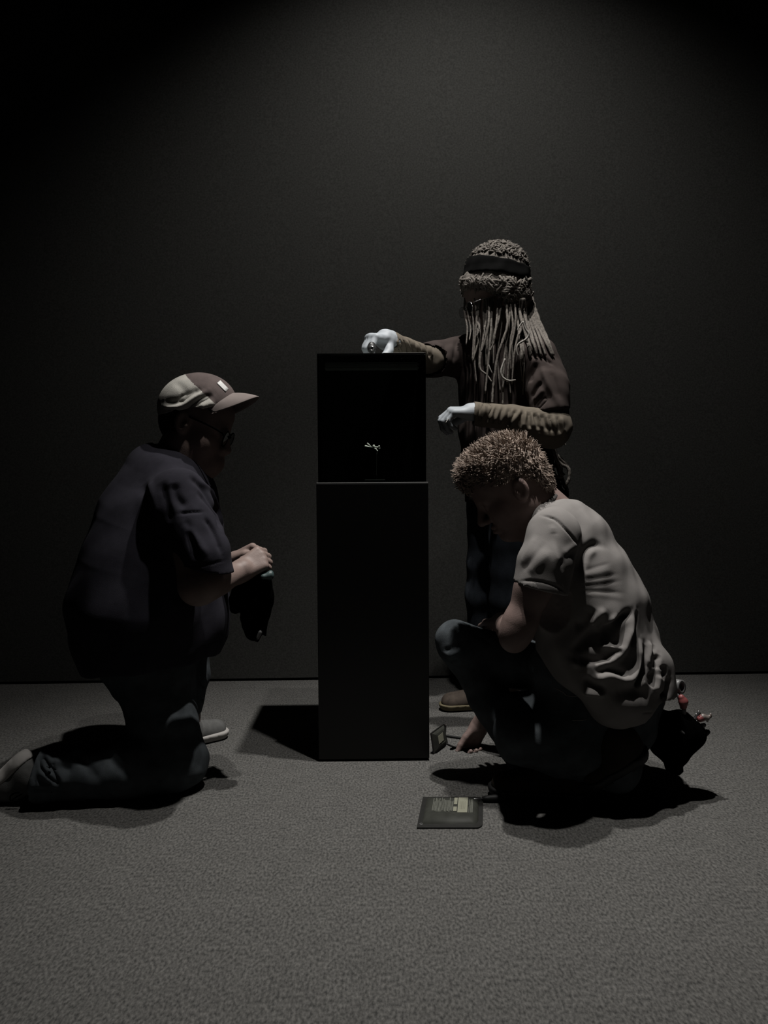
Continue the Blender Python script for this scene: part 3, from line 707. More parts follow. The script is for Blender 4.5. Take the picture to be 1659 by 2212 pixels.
# ================================================================== crouching man (right)
def crouching_man():
    D0 = 2.20
    base = F(1250, 1740); base[1] = 2.15
    r = root('person', 'person with short fair curly hair and grey t-shirt crouching right of the pedestal', 'person', base)
    hR = frame((-.86, .05, -.51), (-.5, 0, .86)); hc = P(1104, 1056, 2.22); hk = 1.08
    sh_n = P(1186, 1158, 2.04); el_n = P(1110, 1376, 2.0); wr_n = P(1086, 1345, 2.25)
    sh_f = P(1195, 1160, 2.38); el_f = P(1140, 1410, 2.44); wr_f = P(1037, 1566, 2.56)
    s = Sdf(); gh = head(s, hc, hR, hk)
    s.cap(P(1140, 1060, 2.22), P(1195, 1120, 2.22), .060, .072, .04); s.cap(P(1115, 1095, 2.22), P(1165, 1140, 2.22), .045, .055, .05)
    A = s.mesh(.0035, 2)
    s = Sdf(); s.chain([sh_n, P(1152, 1270, 2.0), P(1122, 1352, 2.0)], [.048, .044, .042], .03); s.cap(P(1122, 1345, 2.0), P(1110, 1382, 2.0), .042, .030, .02); s.cap(P(1110, 1374, 2.0), P(1108, 1358, 2.10), .034, .042, .03); s.cap(P(1108, 1358, 2.10), wr_n, .042, .030, .02)
    hand(s, wr_n, unit(np.array([-.25, .95, -.2])), (0, -.2, -1), -1, .98, [(15, 25, 15)]*4, (.7, .6, .3), (15, 15), 4)
    B = s.mesh(.0032, 1)
    s = Sdf(); s.cap(sh_f, el_f, .055, .044, .03); s.cap(el_f, wr_f, .046, .029, .02); s.cap(el_f*.6+wr_f*.4, wr_f*.7+el_f*.3, .042, .035, .03)
    hand(s, wr_f, unit(P(1016, 1606, 2.565)-wr_f), (.15, -1, 0), 1, .95, [(10, 14, 10), (48, 82, 40), (50, 84, 40), (50, 84, 40)], (.85, .35, .25), (8, 10), 3)
    C = s.mesh(.0028, 1); C[0][:, 2] = np.maximum(C[0][:, 2], .0015)
    hip_n = P(1335, 1530, 2.18); kn_n = P(1130, 1590, 2.14); an_n = P(1335, 1660, 2.11)
    hip_f = P(1320, 1500, 2.34); kn_f = P(983, 1380, 2.30); an_f = P(1140, 1655, 2.23)
    s = Sdf(); s.chain([P(1215, 1165, D0), P(1290, 1280, D0), P(1350, 1480, D0)], [.060, .075, .075], .04, (1, 1.2, 1))
    s.chain([hip_n, kn_n, an_n], [.075, .048, .038], .03); s.chain([hip_f, kn_f, an_f], [.075, .042, .035], .03)
    T = s.mesh(.01, 1)
    V, Q = join(A, B, C, T); obj('body', V, Q, M['skin'], r)
    # --- t-shirt
    s = Sdf(); yw = R_(-32); y = (1, 1.65, 1, yw)
    sp = [(1206, 1163, 76), (1240, 1192, 85), (1277, 1238, 95), (1310, 1310, 103), (1331, 1392, 102), (1350, 1456, 103), (1354, 1500, 103)]
    for i in range(len(sp)-1):
        a, b = sp[i], sp[i+1]
        s.cap(P(a[0], a[1], D0), P(b[0], b[1], D0), px2m(a[2], D0)*.79, px2m(b[2], D0)*.79, .03, y)
    s.cap(P(1190, 1112, D0), P(1214, 1136, D0), .050, .065, .05, (1, 1.6, 1, yw))
    s.cap(P(1230, 1122, D0), P(1262, 1150, D0), .050, .062, .04, (1, 1.6, 1, yw))
    s.cap(P(1235, 1280, D0), P(1235, 1400, D0), .085, .085, .05, (1, 1.4, 1)); s.cap(P(1200, 1270, D0), P(1210, 1420, D0), .060, .060, .05, (1, 1.9, 1)); s.cap(P(1194, 1250, 2.10), P(1196, 1330, 2.10), .045, .045, .05)
    s.cap(P(1296, 1462, 2.07), P(1330, 1500, 2.08), .076, .082, .04); s.cap(P(1225, 1400, 2.08), P(1248, 1450, 2.08), .042, .046, .04)
    s.cap(P(1400, 1440, 2.14), P(1408, 1510, 2.14), .062, .070, .05)
    s.cap(P(1196, 1154, 2.05), P(1180, 1215, 2.01), .072, .070, .03); s.cap(P(1180, 1215, 2.01), P(1161, 1300, 2.0), .071, .073, .01)
    s.cap(P(1205, 1155, 2.37), P(1175, 1290, 2.42), .08, .07, .05)
    hp0, hp1 = P(1110, 1255, 2.0), P(1220, 1282, 2.0)
    hn = unit(np.cross(hp1-hp0, (0, 1, 0.05))); hn = hn if hn[2] < 0 else -hn
    hm = (hp0+hp1)/2
    s.plane(hm, hn, (hm+hn*.055, .115))
    s.cap(hm-hn*-.045, hm+hn*.09, .056, .060, .004, op='s')
    s.plane(P(1370, 1540, D0), unit(np.array([.05, -.05, -1])))
    s.cap(P(1390, 1520, D0), P(1395, 1600, D0), .10, .10, .004, (1, 1.45, 1), op='s')
    s.cap(P(1120, 1046, 2.22), P(1180, 1108, 2.22), .062, .060, .01, op='s')
    V, Q = s.mesh(.0036, 3)
    V = ripple(V, Q, .0025, .09, 13)
    c = lambda cx, cy: (1050+cx/3.687, 1050+cy/3.687)
    L = lambda *p: [c(*a) for a in p]
    st = [(L((430, 232), (540, 262), (620, 330), (690, 410), (755, 510)), -.005, .0035),
          (L((950, 480), (860, 465), (800, 510), (770, 600), (755, 700)), -.009, .011), (L((880, 500), (810, 560), (785, 660)), .004, .010),
          (L((540, 330), (545, 420), (590, 560), (625, 700)), -.006, .009), (L((520, 290), (560, 480), (600, 640)), .006, .010),
          (L((480, 440), (380, 560), (290, 680)), -.0025, .009), (L((520, 500), (420, 620), (330, 700)), .003, .012), (L((410, 380), (330, 520), (270, 640)), .0025, .012),
          (L((620, 560), (670, 500), (740, 460)), .004, .010), (L((600, 640), (640, 560), (700, 540)), -.003, .010),
          (L((215, 770), (330, 752), (450, 765), (560, 800), (640, 850)), -.0035, .003),
          (L((760, 690), (860, 650), (1000, 610)), -.0013, .005), (L((760, 745), (900, 730), (1050, 700)), -.0016, .005), (L((745, 795), (900, 785), (1080, 755)), -.0014, .005),
          (L((740, 835), (900, 840), (1100, 850)), -.0014, .005), (L((760, 715), (880, 690), (1020, 660)), .001, .006), (L((750, 860), (900, 870), (1120, 900)), .001, .007),
          (L((1170, 990), (1090, 1050), (1000, 1140), (900, 1250)), -.016, .011), (L((1020, 1080), (900, 1150), (780, 1250), (690, 1350)), -.020, .015),
          (L((960, 980), (880, 1050), (840, 1120)), .008, .010), (L((1060, 1020), (950, 1110), (850, 1170)), .010, .008), (L((860, 960), (780, 1090), (700, 1100)), -.010, .016),
          (L((700, 1400), (800, 1385), (920, 1385), (1030, 1330)), -.020, .015), (L((1190, 1000), (1130, 1200), (1080, 1320), (980, 1400), (850, 1460)), .016, .012),
          (L((900, 1275), (1000, 1290), (1080, 1290)), .012, .008), (L((660, 1400), (760, 1420), (860, 1420), (980, 1380)), .010, .010),
          (L((860, 1500), (960, 1455), (1060, 1480), (1130, 1515)), -.017, .012), (L((870, 1540), (1000, 1510), (1130, 1540)), .008, .012),
          (L((1205, 980), (1180, 1150), (1150, 1290)), -.010, .008), (L((1265, 1250), (1255, 1380), (1230, 1520), (1195, 1600)), -.016, .009), (L((1225, 1200), (1215, 1400), (1170, 1530), (1080, 1560)), .012, .012),
          (L((1300, 1230), (1310, 1330), (1280, 1440)), .008, .012), (L((1375, 1330), (1360, 1400), (1350, 1460)), -.016, .008), (L((1330, 1250), (1335, 1340), (1310, 1420)), -.010, .008),
          (L((1300, 1480), (1330, 1540), (1310, 1600)), -.012, .014), (L((1410, 1420), (1420, 1490), (1400, 1490)), -.014, .010), (L((1380, 1500), (1370, 1570), (1350, 1640)), .010, .010),
          (L((1465, 1510), (1455, 1580), (1440, 1650), (1385, 1690)), -.020, .009), (L((760, 1540), (850, 1590), (960, 1650)), -.016, .013), (L((760, 1640), (860, 1650), (960, 1665)), .012, .008),
          (L((980, 1690), (1120, 1640), (1240, 1640), (1310, 1700)), -.012, .020), (L((1240, 1810), (1400, 1790), (1540, 1740)), -.003, .003)]
    V = strokes(V, Q, st)
    ts = obj('t_shirt', V, Q, M['grey_shirt'], r)
    ctr = P(1163, 1096, 2.22); ax = unit(P(1135, 1065, 2.22)-P(1180, 1118, 2.22)); u = unit(np.cross(ax, (0, 1, 0))); w = np.cross(ax, u)
    ring = [ctr+.064*math.cos(t)*u+.066*math.sin(t)*w for t in np.linspace(0, 2*math.pi, 33)]
    V, Fc = tube(ring, .010, 8); obj('collar', V, Fc, M['collar_grey'], ts)
    # --- jeans
    s = Sdf()
    s.cap(P(1345, 1505, D0), P(1345, 1548, D0), .110, .095, .04, (1, 1.3, 1))
    s.cap(hip_n, kn_n, .095, .070, .04); s.cap(kn_n, an_n, .066, .066, .03); s.cap(kn_n, P(1120, 1540, 2.22), .066, .06, .05)
    s.cap(P(1330, 1575, 2.15), P(1200, 1610, 2.14), .085, .075, .04)
    s.cap(hip_f, P(1100, 1425, 2.32), .10, .072, .03); s.cap(P(1100, 1425, 2.32), kn_f, .072, .052, .03); s.cap(kn_f, P(988, 1400, 2.29), .052, .05, .02)
    s.cap(P(986, 1392, 2.30), P(1060, 1520, 2.27), .053, .050, .03); s.cap(P(1060, 1520, 2.27), an_f, .052, .050, .03)
    s.cap(P(1210, 1440, 2.2), P(1230, 1520, 2.2), .09, .09, .05)
    s.plane((0, 0, .02), (0, 0, -1))
    V, Q = s.mesh(.005, 2); V = ripple(V, Q, .003, .09, 21)
    st = [([(958, 1405), (975, 1400), (990, 1385)], -.006, .006), ([(965, 1420), (985, 1410), (1000, 1398)], .005, .006), ([(1000, 1350), (1040, 1375), (1070, 1400)], -.004, .010), ([(970, 1432), (990, 1425)], -.006, .005)]
    V = strokes(V, Q, st)
    jn = obj('jeans', V, Q, M['jeans'], r)
    # pocket stitching, found on the cloth
    bvh = BVHTree.FromPolygons([Vector(v) for v in V], [tuple(int(i) for i in f) for f in Q])
    for ln in ([(1198, 1486), (1216, 1495), (1226, 1503), (1256, 1504)], [(1236, 1556), (1256, 1556), (1268, 1554)]):
        pts = []
        for p in catmull([np.array([*a, 0.]) for a in ln], 10):
            h = bvh.ray_cast(Vector(CAM), Vector(ray(p[0], p[1])))
            if h[0] is not None: pts.append(np.array(h[0]))
        if len(pts) > 3: 
            V2, F2 = tube(pts, .0012, 5); obj('stitching', V2, F2, M['thread'], jn)
    # --- boots
    t = F(1062, 1728); t = np.array([t[0], 2.17, .003]); hl = P(1268, 1742, 2.13); hl[2] = .003
    b1, g = shoe('boot', t, hl, (0, 0, 1), r, M['boot'], M['rubber'], .050, .095, True, .028, boot=True, shaft=an_f+np.array([.02, 0, .0]))
    V, Fc = tube([g(.1, -.048, .029), g(.3, -.047, .029), g(.5, -.047, .029), g(.75, -.049, .028), g(.95, -.03, .028)], .0028, 6, 16); obj('welt', V, Fc, M['welt'], b1)
    tl = P(1300, 1757, 2.08); tl[2] = .05; hl = P(1392, 1652, 2.08)
    b2, g = shoe('boot', tl-np.array([.03, 0, .0]), hl+np.array([.0, 0, .02]), (-.83, -.05, .45), r, M['boot'], M['rubber'], .043, .085, False, .030, boot=True, shaft=an_n)
    for i in range(6):
        V, Fc = bevel_box(.012, .06, .006, .001, 1); Rb = frame(g(1, 0, 0)-g(0, 0, 0), g(0, 0, 0)-g(0, 0, 1)); 
        obj('tread_lug', V@Rb.T+g(.12+.14*i, 0, -.001), Fc, M['rubber'], b2, smooth=False)
    # --- hair: a cap of short curls
    hg = lambda x, yy, z: hc+hR@(np.array([x, yy, z])*hk)
    s = Sdf(); s.ell(hg(-.012, 0, .048), np.array([.103, .083, .089])*hk, hR, .02); s.ell(hg(.045, 0, .092), np.array([.055, .058, .035])*hk, hR, .03)
    s.cap(hg(.085, 0, .078), hg(.108, -.01, .060), .024, .014, .03)
    s.ell(hg(-.070, 0, -.01), np.array([.040, .064, .065])*hk, hR, .03)
    s.plane(hg(.0, 0, .022), hR@np.array([.30, 0, -1]), (hg(.04, 0, -.05), .135))
    s.plane(hg(-.05, 0, -.045), hR@np.array([.5, 0, -1]))
    s.plane(hg(.088, 0, 0), hR@np.array([1, 0, -.35]), (hg(.10, 0, .0), .075))
    V, Q = s.mesh(.0035, 2); V = ripple(V, Q, .0035, .022, 31)
    hr = obj('hair', V, Q, M['hair_fair'], r)
    Nn = normals(V, Q); mb = MB(); rr = random.Random(4)
    cand = np.nonzero(((V-hc)@hR[:, 2] > -.055) & (((V-hc)@(hR@np.array([1, 0, 0.9]))) > -.16))[0]
    for i in rr.sample(list(cand), min(4200, len(cand))):
        p = V[i]-Nn[i]*.003; n_ = Nn[i]; lz = float(np.dot(p-hc, hR[:, 2])); lx = float(np.dot(p-hc, hR[:, 0]))
        if lz < .03 and lx > -.035: continue
        top_ = max(0.0, float(np.dot(n_, hR[:, 2])))
        L_ = rr.uniform(.008, .014)+.016*top_
        fl = hR[:, 0]*.55+hR[:, 2]*.25 if lz > .05 else -hR[:, 2]*.9-hR[:, 0]*.2
        d = unit(n_*(.55+.6*top_)+fl*.9+np.array([rr.uniform(-.45, .45) for _ in range(3)]))
        a = rr.uniform(.1, .7); tg = unit(np.cross(d, [rr.uniform(-1, 1) for _ in range(3)]))
        pts = [p, p+d*L_*.5+tg*L_*.10, p+d*L_*.85+tg*L_*.30*a, p+d*L_*1.05+tg*L_*.6*a]
        mb.add(*tube(pts, [.0019, .0017, .0012, .0004], 4, caps=False))
    for i in range(70):      # longer curls over the forehead
        p = hg(.088+rr.uniform(-.01, .012), rr.uniform(-.05, .04), .080+rr.uniform(-.02, .012)); d = unit(hR[:, 0]*rr.uniform(.4, 1.1)+hR[:, 2]*rr.uniform(-.7, .4)+hR[:, 1]*rr.uniform(-.4, .4))
        L_ = rr.uniform(.018, .034); dn = unit(-hR[:, 2]+hR[:, 0]*rr.uniform(-.8, .1)+hR[:, 1]*rr.uniform(-.5, .5))
        mb.add(*tube([p, p+d*L_*.5, p+d*L_*.75+dn*L_*.35, p+d*L_*.5+dn*L_*.7], [.0026, .0024, .002, .0006], 5, 7, caps=False))
    obj('curls', mb.V, mb.F, M['hair_fair'], hr, kind='stuff')
    return r
crouching_man()
# ================================================================== standing person with dreadlocks
def standing_woman():
    D0 = 2.88
    base = F(1090, 1545); base[1] = 2.92
    r = root('person', 'person with long dreadlocks, glasses, white gloves and brown t-shirt standing behind the pedestal', 'person', base)
    hR = frame((-.93, -.26, -.24), (-.15, 0, 1)); hc = P(1064, 654, 2.86); hk = 1.0
    sh_n = P(1172, 778, 2.74); el_n = P(1196, 926, 2.68); wr_n = P(1028, 890, 2.66)
    sh_f = P(1020, 762, 3.0); el_f = P(925, 778, 2.86); wr_f = P(843, 738, 2.68)
    s = Sdf(); head(s, hc, hR, hk); s.cap(P(1075, 690, 2.87), P(1082, 770, 2.88), .052, .06, .03)
    A = s.mesh(.0035, 2)
    s = Sdf(); s.chain([sh_n, el_n, wr_n], [.045, .038, .026], .02); s.chain([sh_f, el_f, wr_f], [.045, .036, .026], .02)
    s.chain([P(1085, 790, 2.96), P(1085, 900, 2.96), P(1085, 1080, 2.94)], [.075, .075, .09], .04)
    legs = [(P(1062, 1070, 2.97), P(1048, 1290, 2.97), P(1050, 1505, 2.99)), (P(1110, 1070, 2.80), P(1105, 1290, 2.80), P(1120, 1535, 2.84))]
    for a, b, c_ in legs: s.chain([a, b, c_], [.08, .05, .036], .03)
    B = s.mesh(.007, 1)
    V, Q = join(A, B); obj('body', V, Q, M['skin_tan'], r)
    # gloves
    s = Sdf(); hand(s, wr_f+np.array([-.004, 0, .006]), unit(P(800, 734, 2.615)-wr_f), (-.1, .05, -1), 1, .98, [(50, 55, 25), (56, 58, 28), (60, 58, 28), (64, 58, 28)], (.50, .48, .72), (20, 10), 3, 1.25)
    s.cap(wr_f+np.array([.012, .01, 0]), wr_f+np.array([-.01, -.005, 0.004]), .031, .031, .015)
    V, Q = s.mesh(.0026, 2); V = ripple(V, Q, .001, .03, 2); mk = (V[:, 2] < ct+.001) & (V[:, 0] < .152); V[mk, 2] = ct+.001; obj('glove', V, Q, M['glove'], r)
    s = Sdf(); hand(s, wr_n, unit(P(985, 890, 2.66)-wr_n), (.15, .25, -1), -1, .98, [(40, 60, 30), (46, 60, 30), (50, 62, 30), (54, 62, 30)], (.75, .3, .55), (15, 20), 2, 1.12)
    s.cap(wr_n+np.array([.02, 0, -.002]), wr_n, .031, .03, .01)
    V, Q = s.mesh(.0026, 2); obj('glove', V, Q, M['glove'], r)
    # long sleeves of the undershirt
    s = Sdf(); s.chain([P(1190, 860, 2.70), P(1194, 922, 2.67), P(1110, 906, 2.66), P(1022, 892, 2.66)], [.060, .058, .046, .040], .02)
    s.cap(P(1190, 930, 2.67), P(1150, 925, 2.66), .060, .05, .03)
    s.plane(P(1022, 892, 2.66), (-1, 0, .05), (P(1005, 890, 2.66), .08)); s.cap(P(1050, 893, 2.66), P(1000, 892, 2.66), .034, .034, .003, op='s')
    V, Q = s.mesh(.0036, 2)
    c = lambda cx, cy: (950+cx/5.53, 850+cy/5.53)
    L = lambda *p: [c(*a) for a in p]
    st = []
    for x0, x1, dx in ((500, 470, -20), (620, 560, -60), (690, 620, -70), (760, 690, -80), (830, 800, -40), (930, 800, -90), (1000, 960, 20), (1060, 1080, 60), (1130, 1190, 60), (1220, 1290, 60), (1310, 1350, 40), (1400, 1450, 20)):
        yt = 100+max(0, (x0-450)*.17); st.append((L((x0, yt), ((x0+x1)/2, yt+110), (x1, yt+230)), rng.choice([-.011, -.008]), .0075))
        st.append((L((x0+38, yt+10), ((x0+x1)/2+38, yt+110), (x1+34, yt+220)), .007, .007))
    V = strokes(V, Q, st); V = ripple(V, Q, .002, .05, 8); obj('sleeve', V, Q, M['khaki'], r)
    s = Sdf(); s.chain([P(955, 774, 2.91), el_f, wr_f+np.array([.0, 0, 0])], [.040, .046, .037], .02)
    s.plane(wr_f+np.array([-.006, 0, 0]), wr_f-el_f, (wr_f, .1)); s.cap(wr_f+unit(el_f-wr_f)*.02, wr_f+unit(wr_f-el_f)*.03, .032, .032, .003, op='s')
    V, Q = s.mesh(.0036, 2)
    st = []
    for x in (852, 862, 872, 884, 894, 905, 916):
        st.append(([(x, 732), (x+6, 750), (x+14, 772)], -.009, .007)); st.append(([(x+5, 732), (x+11, 750), (x+19, 772)], .006, .006))
    V = strokes(V, Q, st); V = ripple(V, Q, .002, .05, 6); obj('sleeve', V, Q, M['khaki'], r)
    # t-shirt
    s = Sdf(); y = (1, 1.08, 1); D0 = 2.95
    sp = [(1088, 775, 74), (1082, 830, 88), (1080, 930, 86), (1086, 1010, 84), (1090, 1075, 86)]
    for i in range(len(sp)-1):
        a, b = sp[i], sp[i+1]; s.cap(P(a[0], a[1], D0), P(b[0], b[1], D0), px2m(a[2], D0), px2m(b[2], D0), .03, y)
    s.cap(P(1078, 735, 2.92), P(1085, 775, 2.92), .07, .10, .05, (1, 1.2, 1))
    s.cap(P(1160, 775, 2.75), P(1184, 838, 2.70), .078, .070, .05); s.cap(P(1184, 838, 2.70), P(1190, 905, 2.68), .070, .070, .02)
    s.cap(P(1030, 758, 2.98), P(975, 772, 2.94), .075, .068, .05); s.cap(P(975, 772, 2.94), P(905, 780, 2.85), .068, .064, .02)
    s.plane(P(1186, 890, 2.69), (.1, -.05, -1), (P(1188, 925, 2.68), .10)); s.cap(P(1186, 880, 2.69), P(1190, 930, 2.67), .062, .064, .003, op='s')
    hn = unit(P(905, 780, 2.85)-P(975, 772, 2.94)); s.plane(P(924, 778, 2.86), hn, (P(900, 780, 2.85), .10)); s.cap(P(934, 777, 2.87), P(900, 781, 2.84), .056, .058, .003, op='s')
    s.plane(P(1090, 1085, D0), (0, 0, -1)); s.cap(P(1070, 690, 2.87), P(1080, 742, 2.88), .055, .06, .01, op='s')
    V, Q = s.mesh(.0042, 3); V = ripple(V, Q, .003, .08, 17)
    c = lambda cx, cy: (940+cx/5.184, 500+cy/5.184)
    st = [(L2, a, w) for L2, a, w in (
        ([c(1170, 1400), c(1230, 1420), c(1330, 1500)], -.008, .006), ([c(1190, 1500), c(1260, 1700), c(1400, 1980)], .009, .010),
        ([c(1150, 1450), c(1080, 1600), c(1060, 1700)], -.010, .012), ([c(1200, 1680), c(1130, 1760), c(1070, 1880)], -.009, .008), ([c(1220, 1760), c(1160, 1830), c(1100, 1900)], .007, .008),
        ([c(1260, 1850), c(1180, 1940), c(1140, 1980)], -.009, .008), ([c(1040, 1340), c(1090, 1380), c(1180, 1400)], -.008, .010), ([c(1280, 1540), c(1350, 1700), c(1400, 1900)], -.006, .010),
        ([(990, 730), (985, 750), (980, 790)], -.008, .010), ([(965, 735), (962, 760), (960, 790)], -.007, .010), ([(940, 745), (940, 765), (938, 790)], .006, .010))]
    V = strokes(V, Q, st)
    obj('t_shirt', V, Q, M['brown'], r)
    shirt_bvh = BVHTree.FromPolygons([Vector(v) for v in V], [tuple(int(i) for i in f) for f in Q])
    # jeans
    s = Sdf(); s.cap(P(1085, 1050, D0), P(1088, 1090, D0), .135, .13, .04, (1, 1.25, 1))
    s.chain([P(1068, 1090, 2.96), P(1052, 1290, 2.97), P(1052, 1480, 2.98)], [.100, .080, .066], .03)
    s.chain([P(1112, 1090, 2.80), P(1108, 1290, 2.80), P(1122, 1500, 2.84)], [.100, .080, .068], .03)
    s.plane((0, 0, .05), (0, 0, -1))
    V, Q = s.mesh(.006, 2); V = ripple(V, Q, .004, .11, 27); obj('jeans', V, Q, M['dark_jeans'], r)
    # shoes
    t = F(951, 1540); t = np.array([t[0], 2.985, .003]); shoe('sneaker', t, t+np.array([.27, .03, 0]), (0, 0, 1), r, M['shoe_tan'], M['welt'], .047, .085, True, .024)
    t = np.array([P(1030, 1550, 2.83)[0], 2.82, .003]); shoe('sneaker', t, t+np.array([.27, .02, 0]), (0, 0, 1), r, M['shoe_tan'], M['welt'], .047, .085, True, .024)
    # glasses
    hg = lambda x, yy, z: hc+hR@(np.array([x, yy, z])*hk)
    mb = MB()
    for yy in (1, -1):
        mb.add(*tube([hg(.0, yy*.080, .010), hg(.06, yy*.079, .008), hg(.104, yy*.066, .004)], .0018, 6, 8))
        mb.add(*tube([hg(.110, yy*(.036+.027*math.cos(t)), -.006+.019*math.sin(t)) for t in np.linspace(0, 2*math.pi, 19)], .0016, 6))
    mb.add(*tube([hg(.110, .009, -.002), hg(.116, 0, 0), hg(.110, -.009, -.002)], .0018, 6, 7))
    gl = obj('glasses', mb.V, mb.F, M['metal'], r)
    for yy in (1, -1):
        V = [hg(.110, yy*(.036+.026*math.cos(t)), -.006+.018*math.sin(t)) for t in np.linspace(0, 2*math.pi, 18, endpoint=False)]
        V, Fc = slab(V, hR[:, 0], .0012); obj('lens', np.array(V), Fc, M['glass'], gl, smooth=False)
    # ---- hair
    up = np.array([0, 0, 1.0]); hd = 2.86
    s = Sdf(); s.cap(P(1075, 598, hd), P(1075, 580, hd), .108, .098, .03, (1.06, 1.05, .92)); s.cap(P(1071, 628, hd-.005), P(1073, 600, hd), .117, .108, .03)
    s.cap(P(1018, 622, hd-.03), P(1010, 628, hd-.04), .040, .028, .04)
    s.cap(P(1108, 650, hd), P(1112, 690, hd+.02), .062, .055, .04); s.plane(P(1060, 645, hd), unit(np.array([-.30, -.12, -1])), (P(1030, 680, hd-.05), .125))
    V, Q = s.mesh(.005, 2); V = ripple(V, Q, .0025, .03, 41)
    hr = obj('hair', V, Q, M['hair_dread'], r)
    rr = random.Random(11); bvh = BVHTree.FromPolygons([Vector(v) for v in V], [tuple(int(i) for i in f) for f in Q])
    cc = P(1074, 590, hd)
    mb = MB()
    for i in range(900):                     # matted coils over the crown
        a = rr.uniform(0, 2*math.pi); e = rr.uniform(.12, 1.0)
        d = np.array([math.cos(a)*math.sqrt(1-e*e), math.sin(a)*math.sqrt(1-e*e), e])
        tg = unit(np.cross(d, [rr.uniform(-1, 1) for _ in range(3)])); pts = []
        L_ = rr.uniform(.012, .028)
        for k2 in range(5):
            dd = unit(d*.1+tg*(k2-2)*L_/.1*.04*2.0*.5); q = cc+unit(d+tg*(k2-2)*L_*2.2)*.3
            h = bvh.ray_cast(Vector(q), Vector(cc-q).normalized())
            if h[0] is not None: pts.append(np.array(h[0])+unit(q-cc)*rr.uniform(-.002, .006))
        if len(pts) == 5 and all((q_-P(1074, 566, hd))@np.array([.22, 0, 1]) > 0 for q_ in pts): mb.add(*tube(pts, [.002, .004, .0045, .004, .0018], 6, 9, .3))
    for i in range(160):                     # frizz
        a = rr.uniform(0, 2*math.pi); e = rr.uniform(.2, 1.0); d = np.array([math.cos(a)*math.sqrt(1-e*e), math.sin(a)*math.sqrt(1-e*e), e]); q = cc+d*.3
        h = bvh.ray_cast(Vector(q), Vector(-d))
        if h[0] is not None:
            p = np.array(h[0]); t_ = unit(d+np.array([rr.uniform(-.9, .9) for _ in range(3)])); mb.add(*tube([p, p+t_*.008, p+t_*.014+d*.003], [.0014, .0010, .0004], 4, caps=False))
    obj('crown_coils', mb.V, mb.F, M['hair_dread'], hr, kind='stuff')
    mb = MB()
    for i in range(300):                     # loose coils below the band
        px_, py_ = rr.uniform(994, 1146), rr.uniform(604, 648)
        h = bvh.ray_cast(Vector(CAM), Vector(ray(px_, py_)))
        if h[0] is None: continue
        p = np.array(h[0]); n_ = np.array(h[1]); tg = unit(np.cross(n_, [rr.uniform(-1, 1) for _ in range(3)])); L_ = rr.uniform(.012, .03)
        pts = [p-tg*L_, p-tg*L_*.4+n_*.006, p+tg*L_*.3+n_*.008, p+tg*L_+n_*rr.uniform(-.003, .008)+np.array([0, 0, -.008])]
        mb.add(*tube(pts, [.003, .005, .005, .002], 6, 9, .25))
    obj('side_coils', mb.V, mb.F, M['hair_dread'], hr, kind='stuff')
    # dark head band
    s = Sdf(); s.cap(P(1074, 588, hd), P(1073, 602, hd), .122, .126, .01, (1.0, 1.02, 1)); s.plane(P(1074, 569, hd), unit(np.array([.20, -.10, 1]))); s.plane(P(1074, 608, hd), unit(np.array([-.16, 0, -1])))
    V, Q = s.mesh(.004, 2); V = ripple(V, Q, .002, .05, 43); obj('head_band', V, Q, M['band'], hr)
    # hanging dreadlocks, each its own
    def dread(pts, D, r0, r1, mt='hair_dread', n=None, jit=.22, over=True):
        Ds = D if hasattr(D, '__len__') else [D]*len(pts)
        n = n or 7*len(pts); c3 = catmull([np.array([x, y_, d_]) for (x, y_), d_ in zip(pts, Ds)], n)
        dd = np.array([q[2] for q in c3])
        if over:
            for i, q in enumerate(c3):
                h = shirt_bvh.ray_cast(Vector(CAM), Vector(ray(q[0], q[1])))
                if h[0] is not None: dd[i] = min(dd[i], h[0][1]-r0-.003)
            for _ in range(4): dd[1:-1] = np.minimum(dd[1:-1], (dd[:-2]+dd[1:-1]+dd[2:])/3)
        p3 = [P(q[0], q[1], d_) for q, d_ in zip(c3, dd)]
        rd_ = np.interp(np.linspace(0, 1, n), np.linspace(0, 1, 5), [r0*.8, r0, r0, (r0+r1)/2, r1])
        V, Fc = tube(p3, rd_, 7, None, jit); obj('dreadlock', V, Fc, M[mt], hr)
    dn = 2.72
    DR = random.Random(23)
    for q_ in range(18):
        x0 = DR.uniform(1012, 1134); y1 = DR.uniform(715, 860); sw = DR.uniform(-16, 10); b_ = DR.uniform(-6, 6)
        dread([(x0, 644), (x0+sw*.25+b_, 690), (x0+sw*.6-b_*.6, (690+y1)/2), (x0+sw+b_*.5, y1)], [2.80-(x0-1012)*.0004, 2.78, 2.76, 2.75], DR.uniform(.0034, .0050), .0022)
    dread([(1094, 640), (1095, 674), (1096, 703), (1086, 737), (1075, 770), (1069, 809), (1065, 838), (1063, 872)], [2.76, 2.74, 2.72, 2.71, 2.71, 2.71, 2.71, 2.70], .0048, .0040)
    dread([(1104, 645), (1100, 690), (1092, 750), (1088, 801), (1087, 828), (1086, 876)], [2.76, 2.74, 2.72, 2.71, 2.71, 2.70], .0044, .0034)
    dread([(1056, 648), (1056, 693), (1049, 731), (1040, 760)], [2.78, 2.74, 2.73, 2.73], .0044, .0025)
    dread([(1075, 648), (1073, 693), (1069, 722), (1066, 742), (1058, 758)], [2.77, 2.74, 2.72, 2.72, 2.72], .0042, .0025)
    dread([(1084, 648), (1078, 685), (1070, 715), (1062, 745)], [2.77, 2.75, 2.73, 2.73], .0040, .0022)
    dread([(1102, 655), (1108, 700), (1104, 732), (1100, 775), (1095, 830)], [2.76, 2.73, 2.72, 2.71, 2.71], .0042, .0030)
